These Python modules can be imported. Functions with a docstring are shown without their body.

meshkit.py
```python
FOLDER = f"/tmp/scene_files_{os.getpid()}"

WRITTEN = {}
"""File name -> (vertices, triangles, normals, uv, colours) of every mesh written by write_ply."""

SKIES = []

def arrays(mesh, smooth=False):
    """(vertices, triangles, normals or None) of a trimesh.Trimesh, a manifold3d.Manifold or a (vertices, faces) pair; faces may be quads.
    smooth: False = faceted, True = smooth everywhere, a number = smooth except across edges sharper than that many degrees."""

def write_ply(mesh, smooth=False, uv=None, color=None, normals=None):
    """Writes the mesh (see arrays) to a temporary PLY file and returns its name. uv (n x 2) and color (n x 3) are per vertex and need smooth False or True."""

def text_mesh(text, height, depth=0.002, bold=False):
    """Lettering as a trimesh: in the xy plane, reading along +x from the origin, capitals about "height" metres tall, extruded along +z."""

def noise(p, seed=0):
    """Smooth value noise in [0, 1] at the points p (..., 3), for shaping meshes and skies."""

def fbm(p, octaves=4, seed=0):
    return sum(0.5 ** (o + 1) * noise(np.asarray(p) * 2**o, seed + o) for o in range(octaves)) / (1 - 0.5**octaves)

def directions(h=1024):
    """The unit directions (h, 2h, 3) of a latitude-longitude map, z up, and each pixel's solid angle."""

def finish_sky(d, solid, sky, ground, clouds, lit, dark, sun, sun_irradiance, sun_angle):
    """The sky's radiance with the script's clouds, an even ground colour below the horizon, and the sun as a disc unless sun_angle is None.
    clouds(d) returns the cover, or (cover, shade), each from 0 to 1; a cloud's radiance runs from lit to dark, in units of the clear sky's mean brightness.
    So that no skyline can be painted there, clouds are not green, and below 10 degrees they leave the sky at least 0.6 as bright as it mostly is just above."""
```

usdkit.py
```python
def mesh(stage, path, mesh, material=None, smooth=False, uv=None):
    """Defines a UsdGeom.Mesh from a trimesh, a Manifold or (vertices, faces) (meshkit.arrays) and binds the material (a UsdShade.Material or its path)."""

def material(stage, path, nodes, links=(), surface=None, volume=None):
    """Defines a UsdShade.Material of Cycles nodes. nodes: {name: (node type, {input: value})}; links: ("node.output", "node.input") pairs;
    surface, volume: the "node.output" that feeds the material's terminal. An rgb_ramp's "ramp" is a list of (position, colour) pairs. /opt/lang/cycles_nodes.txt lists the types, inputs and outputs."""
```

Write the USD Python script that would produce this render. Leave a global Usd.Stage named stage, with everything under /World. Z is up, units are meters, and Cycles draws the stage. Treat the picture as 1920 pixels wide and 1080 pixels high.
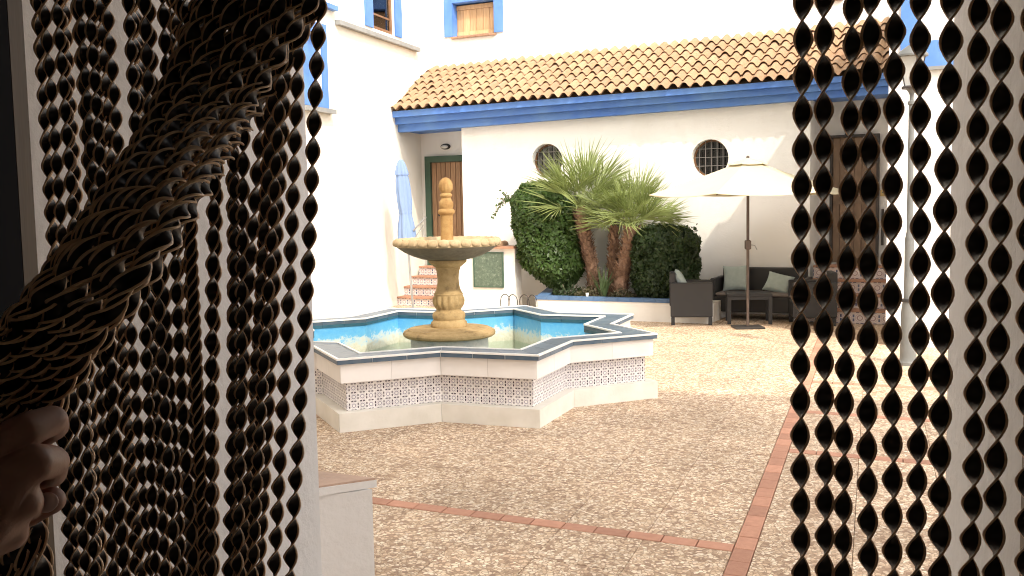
import math, numpy as np, trimesh, usdkit
from pxr import Usd, UsdGeom, UsdLux, UsdShade, Gf, Sdf, Vt
from shapely.geometry import Polygon, Point
from shapely import affinity
import meshkit, manifold3d

# ------------------------------------------------------------------ camera, sky, sun, exposure
stage = Usd.Stage.CreateInMemory()
UsdGeom.SetStageUpAxis(stage, 'Z')
UsdGeom.Xform.Define(stage, '/World')
FPX, PITCH, ROLL, EYE = 1880.0, 0.08620, 0.01935, 1.9
EXPOSURE, SKY, SUN = 0.86, 0.15, 0.5
SUN_AZ = np.array([0.4226, -0.9063])        # horizontal direction towards the sun
SUN_EL = math.radians(48.6)
C0 = np.array([0, 0, EYE])
FW = np.array([0, math.cos(PITCH), -math.sin(PITCH)])
_U = np.cross([1.0, 0, 0], FW)
RT = np.array([1.0, 0, 0]) * math.cos(ROLL) - _U * math.sin(ROLL)
UP = _U * math.cos(ROLL) + np.array([1.0, 0, 0]) * math.sin(ROLL)
cam = UsdGeom.Camera.Define(stage, '/World/camera')
cam.CreateHorizontalApertureAttr(36.0); cam.CreateVerticalApertureAttr(20.25)
cam.CreateFocalLengthAttr(FPX / 1920 * 36); cam.CreateClippingRangeAttr((0.02, 500))
cam.CreateExposureAttr(EXPOSURE)
cam.AddTransformOp().Set(Gf.Matrix4d(*[float(x) for r in ([*RT, 0], [*UP, 0], [*(-FW), 0], [*C0, 1]) for x in r]))
LK = '/World/Looks/'

class NG:
    """small node graph writer: g('noise_texture', scale=8) -> handle; handle('fac') is a link"""
    def __init__(s): s.nodes, s.links = {}, []
    def __call__(s, kind, **kw):
        name = f'n{len(s.nodes)}'; vals = {}
        for k, v in kw.items():
            if isinstance(v, tuple) and len(v) == 2 and v[0] == '@': s.links.append((v[1], f'{name}.{k}'))
            else: vals[k] = v
        s.nodes[name] = (kind, vals)
        return lambda o: ('@', f'{name}.{o}')
    def m(s, op, a, b=0.5, c=0.0): return s('math', math_type=op, value1=a, value2=b, value3=c)('value')
    def mix(s, f, a, b, t='mix'): return s('mix', mix_type=t, fac=f, color1=a, color2=b)('color')
    def ramp(s, f, stops, interpolate=True): return s('rgb_ramp', ramp=stops, interpolate=interpolate, fac=f)('color')
    def done(s, name, out): return usdkit.material(stage, LK + name, s.nodes, s.links, surface=out[1])

_g = NG()
_sky = _g('sky_texture', sky_type='single_scattering', sun_disc=False, sun_elevation=SUN_EL, sun_rotation=math.atan2(*SUN_AZ), aerosol_density=1.6)
_bw = _g('rgb_to_bw', color=_sky('color'))('val')                       # added haze whitens and brightens the unseen sky to fill the shade
_haze_fill = _g('mix', mix_type='multiply', fac=1.0, color1=_bw, color2=(2.7, 2.58, 2.43))('color')
_bg = _g('background_shader', color=_g.mix(0.72, _sky('color'), _haze_fill), strength=SKY)
skym = _g.done('sky_look', _bg('background'))
sky = UsdLux.DomeLight.Define(stage, '/World/sky'); UsdShade.MaterialBindingAPI.Apply(sky.GetPrim()).Bind(skym)
sky.GetPrim().SetCustomDataByKey('kind', 'structure')
sun = UsdLux.DistantLight.Define(stage, '/World/sun')
sun.CreateIntensityAttr(SUN); sun.CreateAngleAttr(0.53); sun.CreateNormalizeAttr(True); sun.CreateColorAttr(Gf.Vec3f(1.0, 0.91, 0.76))
_z = np.array([SUN_AZ[0] * math.cos(SUN_EL), SUN_AZ[1] * math.cos(SUN_EL), math.sin(SUN_EL)]); _x = np.cross([0, 0, 1.0], _z); _x /= np.linalg.norm(_x); _y = np.cross(_z, _x)
sun.AddTransformOp().Set(Gf.Matrix4d(*[float(x) for r in ([*_x, 0], [*_y, 0], [*_z, 0], [0, 0, 30, 1]) for x in r]))

rng = np.random.default_rng(7)
# ------------------------------------------------------------------ scene-tree helpers
used, origin = {}, {}
def numbered(parent, name):
    n = used.get((parent, name), 0); used[(parent, name)] = n + 1
    return name if n == 0 else f'{name}_{n:03d}'
def tag(p, label=None, cat=None, group=None, kind=None):
    p = p.GetPrim() if hasattr(p, 'GetPrim') else p
    for k, v in (('label', label), ('category', cat), ('group', group), ('kind', kind)):
        if v: p.SetCustomDataByKey(k, v)
    return p
def thing(name, label, cat, at=(0, 0, 0), rotz=0.0, group=None):
    path = '/World/' + numbered('/World', name)
    x = UsdGeom.Xform.Define(stage, path); x.AddTranslateOp().Set(Gf.Vec3d(*map(float, at)))
    if rotz: x.AddRotateZOp().Set(float(rotz))
    origin[path] = np.zeros(3) if rotz else np.asarray(at, float)
    return tag(x, label, cat, group)
def setting(name, at=(0, 0, 0)):
    path = '/World/' + numbered('/World', name)
    x = UsdGeom.Xform.Define(stage, path); x.AddTranslateOp().Set(Gf.Vec3d(*map(float, at))); origin[path] = np.asarray(at, float)
    return tag(x, kind='structure')
def vf(m):
    if hasattr(m, 'to_mesh'):
        k = m.to_mesh(); return k.vert_properties[:, :3].astype(float), np.asarray(k.tri_verts)
    if isinstance(m, (tuple, list)):
        v, f = np.asarray(m[0], float), np.asarray(m[1], int)
        if f.shape[1] == 4: f = np.vstack([f[:, [0, 1, 2]], f[:, [0, 2, 3]]])
        return v, f
    return np.array(m.vertices), np.array(m.faces)
def part(name, mesh, mat, parent=None, smooth=False, uv=None, kind=None, label=None):
    par = str(parent.GetPath()) if parent is not None else '/World'
    path = par + '/' + numbered(par, name)
    root = '/'.join(par.split('/')[:3]); off = origin.get(root, np.zeros(3)); origin.setdefault(path, off)
    v, f = vf(mesh)
    p = usdkit.mesh(stage, path, (v - off, f), mat, smooth=smooth, uv=uv).GetPrim()
    return tag(p, label=label, kind=kind)
def merge(ms):
    vs, fs, n = [], [], 0
    for m in ms:
        v, f = vf(m); vs.append(v); fs.append(f + n); n += len(v)
    return np.vstack(vs), np.vstack(fs)
def hexa(p):  # 8 corners: bottom 4 (ccw from above), top 4
    q = np.asarray(p, float)
    return q, np.array([[3, 2, 1, 0], [4, 5, 6, 7], [0, 1, 5, 4], [1, 2, 6, 5], [2, 3, 7, 6], [3, 0, 4, 7]])
def bevbox(sx, sy, sz, b=0.01, at=(0, 0, 0)):  # chamfered box, centre of base at "at"
    c = manifold3d.Manifold.cube((sx, sy, sz - 2 * b)).translate((-sx / 2, -sy / 2, b))
    d = manifold3d.Manifold.cube((sx - 2 * b, sy - 2 * b, sz)).translate((-sx / 2 + b, -sy / 2 + b, 0))
    v, f = vf(manifold3d.Manifold.batch_hull([c, d])); return v + np.asarray(at, float), f
def tube(pts, r, n=8, caps=True):
    pts = np.asarray(pts, float); r = np.broadcast_to(np.asarray(r, float), len(pts)); T = np.gradient(pts, axis=0); T /= np.linalg.norm(T, axis=1, keepdims=True)
    a = np.array([0, 0, 1.0]) if abs(T[0][2]) < 0.9 else np.array([1.0, 0, 0]); V = []
    X = np.cross(T[0], a); X /= np.linalg.norm(X)
    for i in range(len(pts)):
        X = X - T[i] * (X @ T[i]); X /= np.linalg.norm(X); Y = np.cross(T[i], X)
        th = np.arange(n) / n * 2 * np.pi; V.append(pts[i] + r[i] * (np.cos(th)[:, None] * X + np.sin(th)[:, None] * Y))
    F = [[i * n + j, i * n + (j + 1) % n, (i + 1) * n + (j + 1) % n, (i + 1) * n + j] for i in range(len(pts) - 1) for j in range(n)]
    V = np.vstack(V); F = np.array(F); F = np.vstack([F[:, [0, 1, 2]], F[:, [0, 2, 3]]])
    if caps:
        k = len(V); V = np.vstack([V, pts[0], pts[-1]]); e = (len(pts) - 1) * n
        F = np.vstack([F, [[k, (j + 1) % n, j] for j in range(n)], [[k + 1, e + j, e + (j + 1) % n] for j in range(n)]])
    return V, F
def lathe(prof, n=48, at=(0, 0, 0), mod=None):
    prof = np.asarray(prof, float); th = np.arange(n) / n * 2 * np.pi; V = []
    for i, (r, z) in enumerate(prof):
        rr = np.full(n, r) if mod is None else mod(r, z, th); V.append(np.stack([rr * np.cos(th), rr * np.sin(th), np.full(n, z)], 1))
    V = np.vstack(V) + np.asarray(at, float)
    F = [[i * n + j, i * n + (j + 1) % n, (i + 1) * n + (j + 1) % n, (i + 1) * n + j] for i in range(len(prof) - 1) for j in range(n)]
    return V, np.array(F)
def spline(P, n):
    from scipy.interpolate import CubicSpline, PchipInterpolator
    P = np.asarray(P, float); t = np.r_[0, np.cumsum(np.linalg.norm(np.diff(P, axis=0), axis=1))]
    return CubicSpline(t, P)(np.linspace(0, t[-1], n))

# ------------------------------------------------------------------ survey helpers: sight lines met with real planes
def ray(x, y): return FW + RT * (x - 960) / FPX - UP * (y - 540) / FPX
def on_z(x, y, z=0.0):
    d = ray(x, y); return C0 + d * ((z - EYE) / d[2])
def at_depth(x, y, Y):
    d = ray(x, y); return C0 + d * (Y / d[1])
def on_plane(x, y, P, n):
    d = ray(x, y); return C0 + d * ((np.asarray(P, float) - C0) @ n / (d @ n))
A = math.radians(26); WP = np.array([4.0, 16.2, 0]); WU = np.array([math.cos(A), -math.sin(A), 0]); WV = np.array([-math.sin(A), -math.cos(A), 0])
def W(u, v, z): return WP + WU * u + WV * v + np.array([0, 0, z])       # lean-to wall frame: u right, v out of the wall
B = math.radians(18); LP = np.array([-2.2, 18.6, 0]); LD = np.array([math.sin(B), math.cos(B), 0]); LN = np.array([math.cos(B), -math.sin(B), 0])
def L(t, o, z): return LP + LD * t + LN * o + np.array([0, 0, z])        # left wall frame: t away, o out of the wall
DP = np.array([-0.487, 1.03, 0]); DS = np.array([math.cos(B), -math.sin(B), 0]); DT = np.array([math.sin(B), math.cos(B), 0])
def D(s, t, z): return DP + DS * s + DT * t + np.array([0, 0, z])        # doorway frame: s right, t outwards
RP = np.array([4.71, 12.57, 0])
def R(u, v, z): return RP + WU * u + WV * v + np.array([0, 0, z])        # front of the right wing
def fbox(fr, a0, a1, b0, b1, c0, c1): # box in a frame, bevel-free
    fn = fr; pts = [fn(a0, b0, c0), fn(a1, b0, c0), fn(a1, b1, c0), fn(a0, b1, c0), fn(a0, b0, c1), fn(a1, b0, c1), fn(a1, b1, c1), fn(a0, b1, c1)]
    v, f = hexa(pts); m = trimesh.Trimesh(*vf((v, f)), process=False)
    return (v, f) if m.volume > 0 else (v, f[:, ::-1])
def wall_with_holes(fr, outline, holes, b0, b1): # polygon in (a, z), thickness along the frame's second axis
    m = trimesh.creation.extrude_polygon(Polygon(outline, holes), 1.0, engine='earcut'); v = np.array(m.vertices)
    P = np.array([fr(x, b0 + (b1 - b0) * z, y) for x, y, z in v]); f = np.array(m.faces)
    if trimesh.Trimesh(P, f, process=False).volume < 0: f = f[:, ::-1]
    return P, f
def circle(cx, cz, r, n=40): return [(cx + r * math.cos(k / n * 2 * math.pi), cz + r * math.sin(k / n * 2 * math.pi)) for k in range(n)]
def rect(a0, a1, z0, z1): return [(a0, z0), (a1, z0), (a1, z1), (a0, z1)]

# ------------------------------------------------------------------ materials
def pos(g): return g('geometry')('position')
def noise(g, scale, detail=3.0, rough=0.55, vec=None): return g('noise_texture', vector=vec or pos(g), scale=scale, detail=detail, roughness=rough)('fac')
def simple(name, c1, c2=None, scale=6.0, rough=0.6, bump=0.0, bscale=60.0, metallic=0.0, spec=0.4, vary=0.0, coat=0.0, dist=0.01):
    g = NG(); c2 = c2 or tuple(x * 0.8 for x in c1)
    f = g('map_range', value=noise(g, scale, 4), from_min=0.3, from_max=0.7, clamp=True)('result'); col = g.mix(f, c1, c2)
    if vary:
        r = g('object_info')('random'); k = g('map_range', value=r, from_min=0, from_max=1, to_min=1 - vary, to_max=1 + vary)('result')
        col = g('hsv', value=k, color=col)('color')
    kw = {}
    if bump: kw['normal'] = g('bump', height=noise(g, bscale, 4), strength=bump, distance=dist)('normal')
    b = g('principled_bsdf', base_color=col, roughness=rough, metallic=metallic, specular_ior_level=spec, coat_weight=coat, **kw)
    return g.done(name, b('BSDF'))
def stucco(name, c, dirt=(0.60, 0.55, 0.47), amount=0.35):
    g = NG(); st = g('mapping', vector=pos(g), scale=(1.0, 1.0, 0.35))('vector')
    f = g('map_range', value=noise(g, 1.3, 6, 0.65, st), from_min=0.5, from_max=0.8, to_min=0, to_max=amount, clamp=True)('result')
    h = g('separate_xyz', vector=pos(g))('z'); low = g('map_range', value=h, from_min=0.0, from_max=0.7, to_min=0.35, to_max=0.0, clamp=True)('result')
    low = g.m('multiply', low, noise(g, 4, 5, 0.7)); f = g.m('add', f, low)
    col = g.mix(f, c, dirt)
    hgt = g.m('add', g.m('multiply', noise(g, 2.5, 5, 0.6), 2.2), g.m('multiply', noise(g, 45, 5, 0.6), 0.35))
    b = g('principled_bsdf', base_color=col, roughness=0.9, specular_ior_level=0.2, normal=g('bump', height=hgt, strength=0.35, distance=0.02)('normal'))
    return g.done(name, b('BSDF'))
M = {}
M['sill'] = simple('brown_clay_sill', (0.36, 0.21, 0.13), (0.28, 0.16, 0.10), 15, 0.8, vary=0.1)
M['white'] = stucco('white_stucco', (0.80, 0.78, 0.74))
M['cream'] = stucco('cream_stucco', (0.80, 0.76, 0.67), amount=0.5)
M['reveal'] = stucco('reveal_plaster', (0.72, 0.70, 0.68), dirt=(0.55, 0.52, 0.5), amount=0.3)
M['blue'] = simple('blue_paint', (0.070, 0.180, 0.54), (0.125, 0.255, 0.54), 2.2, 0.6, 0.15, 40)
M['brown_wood'] = simple('brown_wood', (0.22, 0.11, 0.05), (0.15, 0.07, 0.03), 12, 0.5)
def wood(name, a, b, axis=(14, 14, 1.2)):
    g = NG(); v = g('mapping', vector=pos(g), scale=axis)('vector'); f = noise(g, 2.0, 5, 0.65, v)
    col = g.ramp(f, [(0.3, a), (0.7, b)]); k = g('map_range', value=g('object_info')('random'), to_min=0.85, to_max=1.12)('result'); col = g('hsv', value=k, color=col)('color')
    bs = g('principled_bsdf', base_color=col, roughness=0.6, normal=g('bump', height=f, strength=0.3, distance=0.004)('normal'))
    return g.done(name, bs('BSDF'))
M['plank'] = wood('door_planks', (0.20, 0.11, 0.055), (0.34, 0.20, 0.11))
M['plank_dark'] = wood('dark_door_planks', (0.16, 0.10, 0.06), (0.26, 0.17, 0.105))
M['shutter'] = wood('shutter_wood', (0.42, 0.24, 0.11), (0.58, 0.37, 0.20))
M['green_frame'] = simple('green_painted_frame', (0.035, 0.075, 0.05), (0.05, 0.09, 0.06), 8, 0.5)
M['metal_grey'] = simple('grey_metal', (0.30, 0.30, 0.29), (0.24, 0.24, 0.23), 5, 0.5, metallic=0.2)
M['dark_metal'] = simple('dark_metal', (0.04, 0.037, 0.035), (0.06, 0.05, 0.045), 8, 0.5, metallic=0.3)
M['bars'] = simple('window_bars', (0.20, 0.19, 0.18), (0.15, 0.14, 0.13), 20, 0.6)
M['lamp_grey'] = simple('lamp_post_paint', (0.13, 0.135, 0.13), (0.18, 0.18, 0.17), 6, 0.5, 0.1, 50)
M['terracotta'] = simple('terracotta', (0.43, 0.235, 0.155), (0.36, 0.19, 0.12), 15, 0.75, 0.3, 60, vary=0.12)
M['band_brick'] = simple('red_paving_brick', (0.52, 0.27, 0.18), (0.44, 0.22, 0.145), 22, 0.85, 0.4, 120, vary=0.16)
M['grout'] = simple('grout', (0.22, 0.17, 0.125), None, 30, 0.95)
M['fascia'] = simple('white_slab', (0.81, 0.77, 0.73), (0.75, 0.71, 0.67), 4, 0.6, 0.15, 30, vary=0.03)
M['plinth'] = simple('pale_stone_slab', (0.76, 0.72, 0.65), (0.66, 0.62, 0.54), 5, 0.75, 0.2, 50, vary=0.03)
M['trim'] = simple('white_glazed_trim', (0.80, 0.79, 0.75), (0.70, 0.68, 0.64), 12, 0.4)
M['coping_blue'] = simple('blue_grey_glazed_tile', (0.050, 0.085, 0.125), (0.085, 0.115, 0.145), 9, 0.35, 0.15, 25, vary=0.15, spec=0.5)
M['waterline'] = simple('teal_tile', (0.02, 0.075, 0.11), (0.035, 0.10, 0.13), 12, 0.3, vary=0.15)
M['black_interior'] = simple('dark_interior', (0.025, 0.023, 0.022), None, 3, 0.9)
M['room'] = simple('room_plaster', (0.74, 0.70, 0.65), None, 3, 0.9)
M['rim_blue'] = simple('rim_blue_tile', (0.06, 0.125, 0.25), (0.09, 0.16, 0.28), 7, 0.5, vary=0.1)
M['pale_clay'] = simple('pale_clay_tile', (0.52, 0.36, 0.27), None, 9, 0.8, 0.2, 60)
M['navy_door'] = simple('dark_door_leaf', (0.006, 0.006, 0.008), None, 3, 0.8, spec=0.1)
M['jamb_wood'] = wood('jamb_wood', (0.07, 0.045, 0.025), (0.11, 0.075, 0.04))
M['concrete'] = simple('concrete', (0.40, 0.37, 0.33), None, 6, 0.9, 0.2, 80)
M['canvas'] = None
def cloth(name, c, trans=0.35, c2=None):
    g = NG(); f = noise(g, 5, 4); col = g.mix(f, c, c2 or tuple(x * 0.9 for x in c))
    n = g('bump', height=noise(g, 14, 3), strength=0.25, distance=0.01)('normal')
    d = g('diffuse_bsdf', color=col, normal=n); t = g('translucent_bsdf', color=col, normal=n)
    return g.done(name, g('mix_closure', fac=trans, closure1=d('BSDF'), closure2=t('BSDF'))('closure'))
M['canvas'] = cloth('cream_canvas', (0.76, 0.70, 0.52), 0.3)
M['blue_cloth'] = cloth('pale_blue_cloth', (0.26, 0.36, 0.58), 0.15)
M['rattan'] = None
def rattan():
    g = NG(); w = g('wave_texture', wave_type='bands', bands_direction='z', vector=pos(g), scale=20.0, distortion=0.3)('fac')
    col = g.ramp(w, [(0.2, (0.014, 0.0135, 0.014)), (0.8, (0.032, 0.031, 0.031))])
    return g.done('dark_resin_weave', g('principled_bsdf', base_color=col, roughness=0.55, normal=g('bump', height=w, strength=0.4, distance=0.004)('normal'))('BSDF'))
M['rattan'] = rattan()
M['pad'] = simple('taupe_seat_pad', (0.19, 0.165, 0.155), (0.16, 0.14, 0.13), 12, 0.9, 0.2, 70)
M['cushion'] = simple('pale_green_cushion', (0.40, 0.46, 0.44), (0.33, 0.39, 0.37), 14, 0.9, 0.3, 50)
M['pole'] = simple('bronze_pole', (0.12, 0.09, 0.075), None, 8, 0.45, metallic=0.4)
def roof_tile():
    g = NG(); r = g('object_info')('random'); isl = g('geometry')('random_per_island'); k = g.m('fraction', g.m('add', r, isl))
    base = g.ramp(k, [(0.0, (0.36, 0.22, 0.13)), (0.3, (0.40, 0.255, 0.15)), (0.55, (0.43, 0.285, 0.17)), (0.8, (0.385, 0.24, 0.14)), (1.0, (0.35, 0.215, 0.13))])
    lich = g('map_range', value=noise(g, 9, 6, 0.7), from_min=0.5, from_max=0.72, clamp=True)('result'); col = g.mix(g.m('multiply', lich, 0.7), base, (0.30, 0.26, 0.21))
    dk = g('map_range', value=noise(g, 31, 4, 0.7), from_min=0.58, from_max=0.75, to_max=0.6, clamp=True)('result'); col = g.mix(dk, col, (0.20, 0.15, 0.11))
    return g.done('clay_roof_tile', g('principled_bsdf', base_color=col, roughness=0.9, specular_ior_level=0.2, normal=g('bump', height=noise(g, 60, 4), strength=0.4, distance=0.006)('normal'))('BSDF'))
M['roof'] = roof_tile()
def aggregate():
    g = NG(); p = g('vector_math', math_type='add', vector1=pos(g), vector2=g('vector_math', math_type='scale', vector1=g('noise_texture', vector=pos(g), scale=30, detail=2)('color'), scale=0.03)('vector'))('vector')
    p = g('mapping', vector=p, scale=(1, 1, 0.2))('vector')
    v = g('voronoi_texture', vector=p, scale=42, randomness=1.0); v2 = g('voronoi_texture', vector=p, scale=42, feature='distance_to_edge', randomness=1.0)
    s = g('separate_color', color=v('color'))('r')
    col = g.ramp(s, [(0.0, (0.30, 0.21, 0.155)), (0.18, (0.42, 0.31, 0.225)), (0.38, (0.58, 0.455, 0.335)), (0.6, (0.66, 0.545, 0.42)), (0.8, (0.74, 0.65, 0.53)), (1.0, (0.80, 0.73, 0.63))])
    e = g('map_range', value=v2('distance'), from_min=0.0, from_max=0.14, clamp=True)('result'); col = g.mix(e, (0.27, 0.185, 0.13), col); col = g.mix(1.0, col, (1.15, 1.075, 0.985), 'multiply')
    big = g('map_range', value=noise(g, 0.9, 4), from_min=0.35, from_max=0.7, to_min=0.80, to_max=1.07, clamp=True)('result')
    k = g('map_range', value=g('object_info')('random'), to_min=0.92, to_max=1.07)('result'); col = g('hsv', value=g.m('multiply', big, k), color=col)('color')
    h = g.m('subtract', 1.0, g.m('multiply', v('distance'), 1.0))
    return g.done('washed_aggregate', g('principled_bsdf', base_color=col, roughness=0.75, specular_ior_level=0.3, normal=g('bump', height=h, strength=0.35, distance=0.006)('normal'))('BSDF'))
M['aggregate'] = aggregate()
def azulejo(name, dark=(0.06, 0.04, 0.06), mid=(0.27, 0.24, 0.30), white=(0.80, 0.76, 0.74)):
    g = NG(); s = g('separate_xyz', vector=g('uvmap', attribute='st')('UV'))
    px = g.m('absolute', g.m('subtract', s('x'), 0.5)); py = g.m('absolute', g.m('subtract', s('y'), 0.5))
    mx = g.m('maximum', px, py); mn = g.m('minimum', px, py)
    bar = g.m('multiply', g.m('greater_than', mx, 0.435), g.m('multiply', g.m('less_than', mn, 0.30), g.m('greater_than', mn, 0.05)))
    r = g.m('sqrt', g.m('add', g.m('multiply', px, px), g.m('multiply', py, py)))
    ring = g.m('compare', r, 0.205, 0.04); oc = g.m('compare', g.m('maximum', mx, g.m('multiply', g.m('add', px, py), 0.707)), 0.345, 0.022)
    dot = g.m('less_than', r, 0.05)
    c = g.mix(g.m('multiply', oc, 0.45), white, mid); c = g.mix(ring, c, mid); c = g.mix(g.m('multiply', dot, 0.3), c, mid); c = g.mix(bar, c, dark)
    k = g('map_range', value=g('object_info')('random'), to_min=0.9, to_max=1.05)('result'); c = g('hsv', value=k, color=c)('color')
    return g.done(name, g('principled_bsdf', base_color=c, roughness=0.25, specular_ior_level=0.5)('BSDF'))
M['azulejo'] = azulejo('patterned_tile')
M['azulejo_stair'] = azulejo('patterned_stair_tile', dark=(0.05, 0.06, 0.14), mid=(0.30, 0.20, 0.20), white=(0.66, 0.58, 0.55))
def stone(name, a, b, c):
    g = NG(); f = noise(g, 7, 7, 0.7); col = g.ramp(f, [(0.28, c), (0.45, b), (0.7, a)])
    f2 = g('map_range', value=noise(g, 30, 5, 0.7), from_min=0.5, from_max=0.75, to_max=0.45, clamp=True)('result'); col = g.mix(f2, col, tuple(x * 0.55 for x in b))
    return g.done(name, g('principled_bsdf', base_color=col, roughness=0.8, specular_ior_level=0.25, normal=g('bump', height=g.m('add', noise(g, 50, 5, 0.7), noise(g, 12, 4)), strength=0.3, distance=0.004)('normal'))('BSDF'))
M['stone'] = stone('tan_stone', (0.46, 0.33, 0.165), (0.34, 0.232, 0.105), (0.15, 0.105, 0.055))
M['stone_pale'] = stone('pale_basin_stone', (0.55, 0.43, 0.27), (0.45, 0.33, 0.19), (0.26, 0.19, 0.11))
M['stone_ochre'] = stone('ochre_finial_stone', (0.44, 0.29, 0.12), (0.33, 0.19, 0.07), (0.16, 0.085, 0.03))
M['drum'] = stone('limescaled_plaster', (0.55, 0.53, 0.46), (0.46, 0.46, 0.42), (0.30, 0.33, 0.33))
M['stone_bowl_shaded'] = stone('weathered_shaded_bowl_stone', (0.25, 0.21, 0.15), (0.18, 0.15, 0.11), (0.11, 0.09, 0.065))  # stained stone made darker: the shade under the basin is in its colour
def pool_paint():
    g = NG(); z = g('separate_xyz', vector=pos(g))('z'); n = noise(g, 16, 6, 0.75); n2 = noise(g, 2.2, 3)
    t = g.m('add', z, g.m('multiply', g.m('subtract', n, 0.5), 0.42)); t = g.m('add', t, g.m('multiply', g.m('subtract', n2, 0.5), 0.12))
    col = g.ramp(g('map_range', value=t, from_min=0.2, from_max=0.6, clamp=True)('result'), [(0.0, (0.42, 0.41, 0.30)), (0.26, (0.56, 0.55, 0.44)), (0.42, (0.46, 0.56, 0.58)), (0.52, (0.13, 0.40, 0.62)), (1.0, (0.06, 0.31, 0.60))])
    return g.done('pool_paint', g('principled_bsdf', base_color=col, roughness=0.5, normal=g('bump', height=n, strength=0.2, distance=0.01)('normal'))('BSDF'))
M['pool'] = pool_paint()
def water():
    g = NG(); n = g('bump', height=noise(g, 5, 3), strength=0.12, distance=0.02)('normal')
    gl = g('glossy_bsdf', color=(1, 1, 1), roughness=0.02, normal=n); tr = g('transparent_bsdf', color=(0.80, 0.93, 0.94)); fr = g('fresnel', IOR=1.33)
    return g.done('clear_water', g('mix_closure', fac=fr('fac'), closure1=tr('BSDF'), closure2=gl('BSDF'))('closure'))
M['water'] = water()
def pane():
    g = NG(); gl = g('glossy_bsdf', color=(1, 1, 1), roughness=0.03); tr = g('transparent_bsdf', color=(0.55, 0.57, 0.57)); fr = g('fresnel', IOR=1.5)
    return g.done('window_pane', g('mix_closure', fac=fr('fac'), closure1=tr('BSDF'), closure2=gl('BSDF'))('closure'))
M['pane'] = pane()
def leaf(name, a, b, c, trans=0.3, rough=0.5):
    g = NG(); r = g('geometry')('random_per_island'); col = g.ramp(r, [(0, a), (0.5, b), (1, c)]); big = g('map_range', value=noise(g, 3.5, 2), from_min=0.3, from_max=0.7, to_min=0.7, to_max=1.2, clamp=True)('result')
    col = g('hsv', value=big, color=col)('color')
    p = g('principled_bsdf', base_color=col, roughness=rough, specular_ior_level=0.35); t = g('translucent_bsdf', color=g.mix(0.5, col, (0.14, 0.20, 0.03)))
    return g.done(name, g('mix_closure', fac=trans, closure1=p('BSDF'), closure2=t('BSDF'))('closure'))
M['ficus'] = leaf('ficus_leaves', (0.055, 0.10, 0.025), (0.13, 0.205, 0.042), (0.28, 0.36, 0.085), 0.3, 0.4)
M['ficus_dark'] = leaf('dark_hedge_leaves', (0.032, 0.055, 0.020), (0.06, 0.098, 0.03), (0.13, 0.17, 0.055), 0.25, 0.45)
M['palm'] = leaf('palm_leaflets', (0.28, 0.33, 0.12), (0.44, 0.475, 0.20), (0.64, 0.63, 0.36), 0.35, 0.4)
M['agave'] = leaf('upright_leaves', (0.08, 0.12, 0.05), (0.13, 0.17, 0.08), (0.18, 0.21, 0.11), 0.2, 0.5)
M['shrub'] = leaf('red_green_leaves', (0.07, 0.06, 0.03), (0.09, 0.085, 0.035), (0.16, 0.09, 0.06), 0.2, 0.6)
M['bark'] = simple('palm_bark', (0.14, 0.075, 0.05), (0.24, 0.15, 0.10), 30, 0.95, 0.5, 60)
M['stub'] = simple('cut_leaf_stubs', (0.36, 0.23, 0.155), (0.20, 0.12, 0.08), 40, 0.95)
M['twig'] = simple('twig_bark', (0.26, 0.22, 0.17), (0.18, 0.14, 0.10), 20, 0.9)
M['soil'] = simple('soil', (0.09, 0.06, 0.04), (0.05, 0.035, 0.025), 12, 1.0, 0.5, 30)
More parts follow.
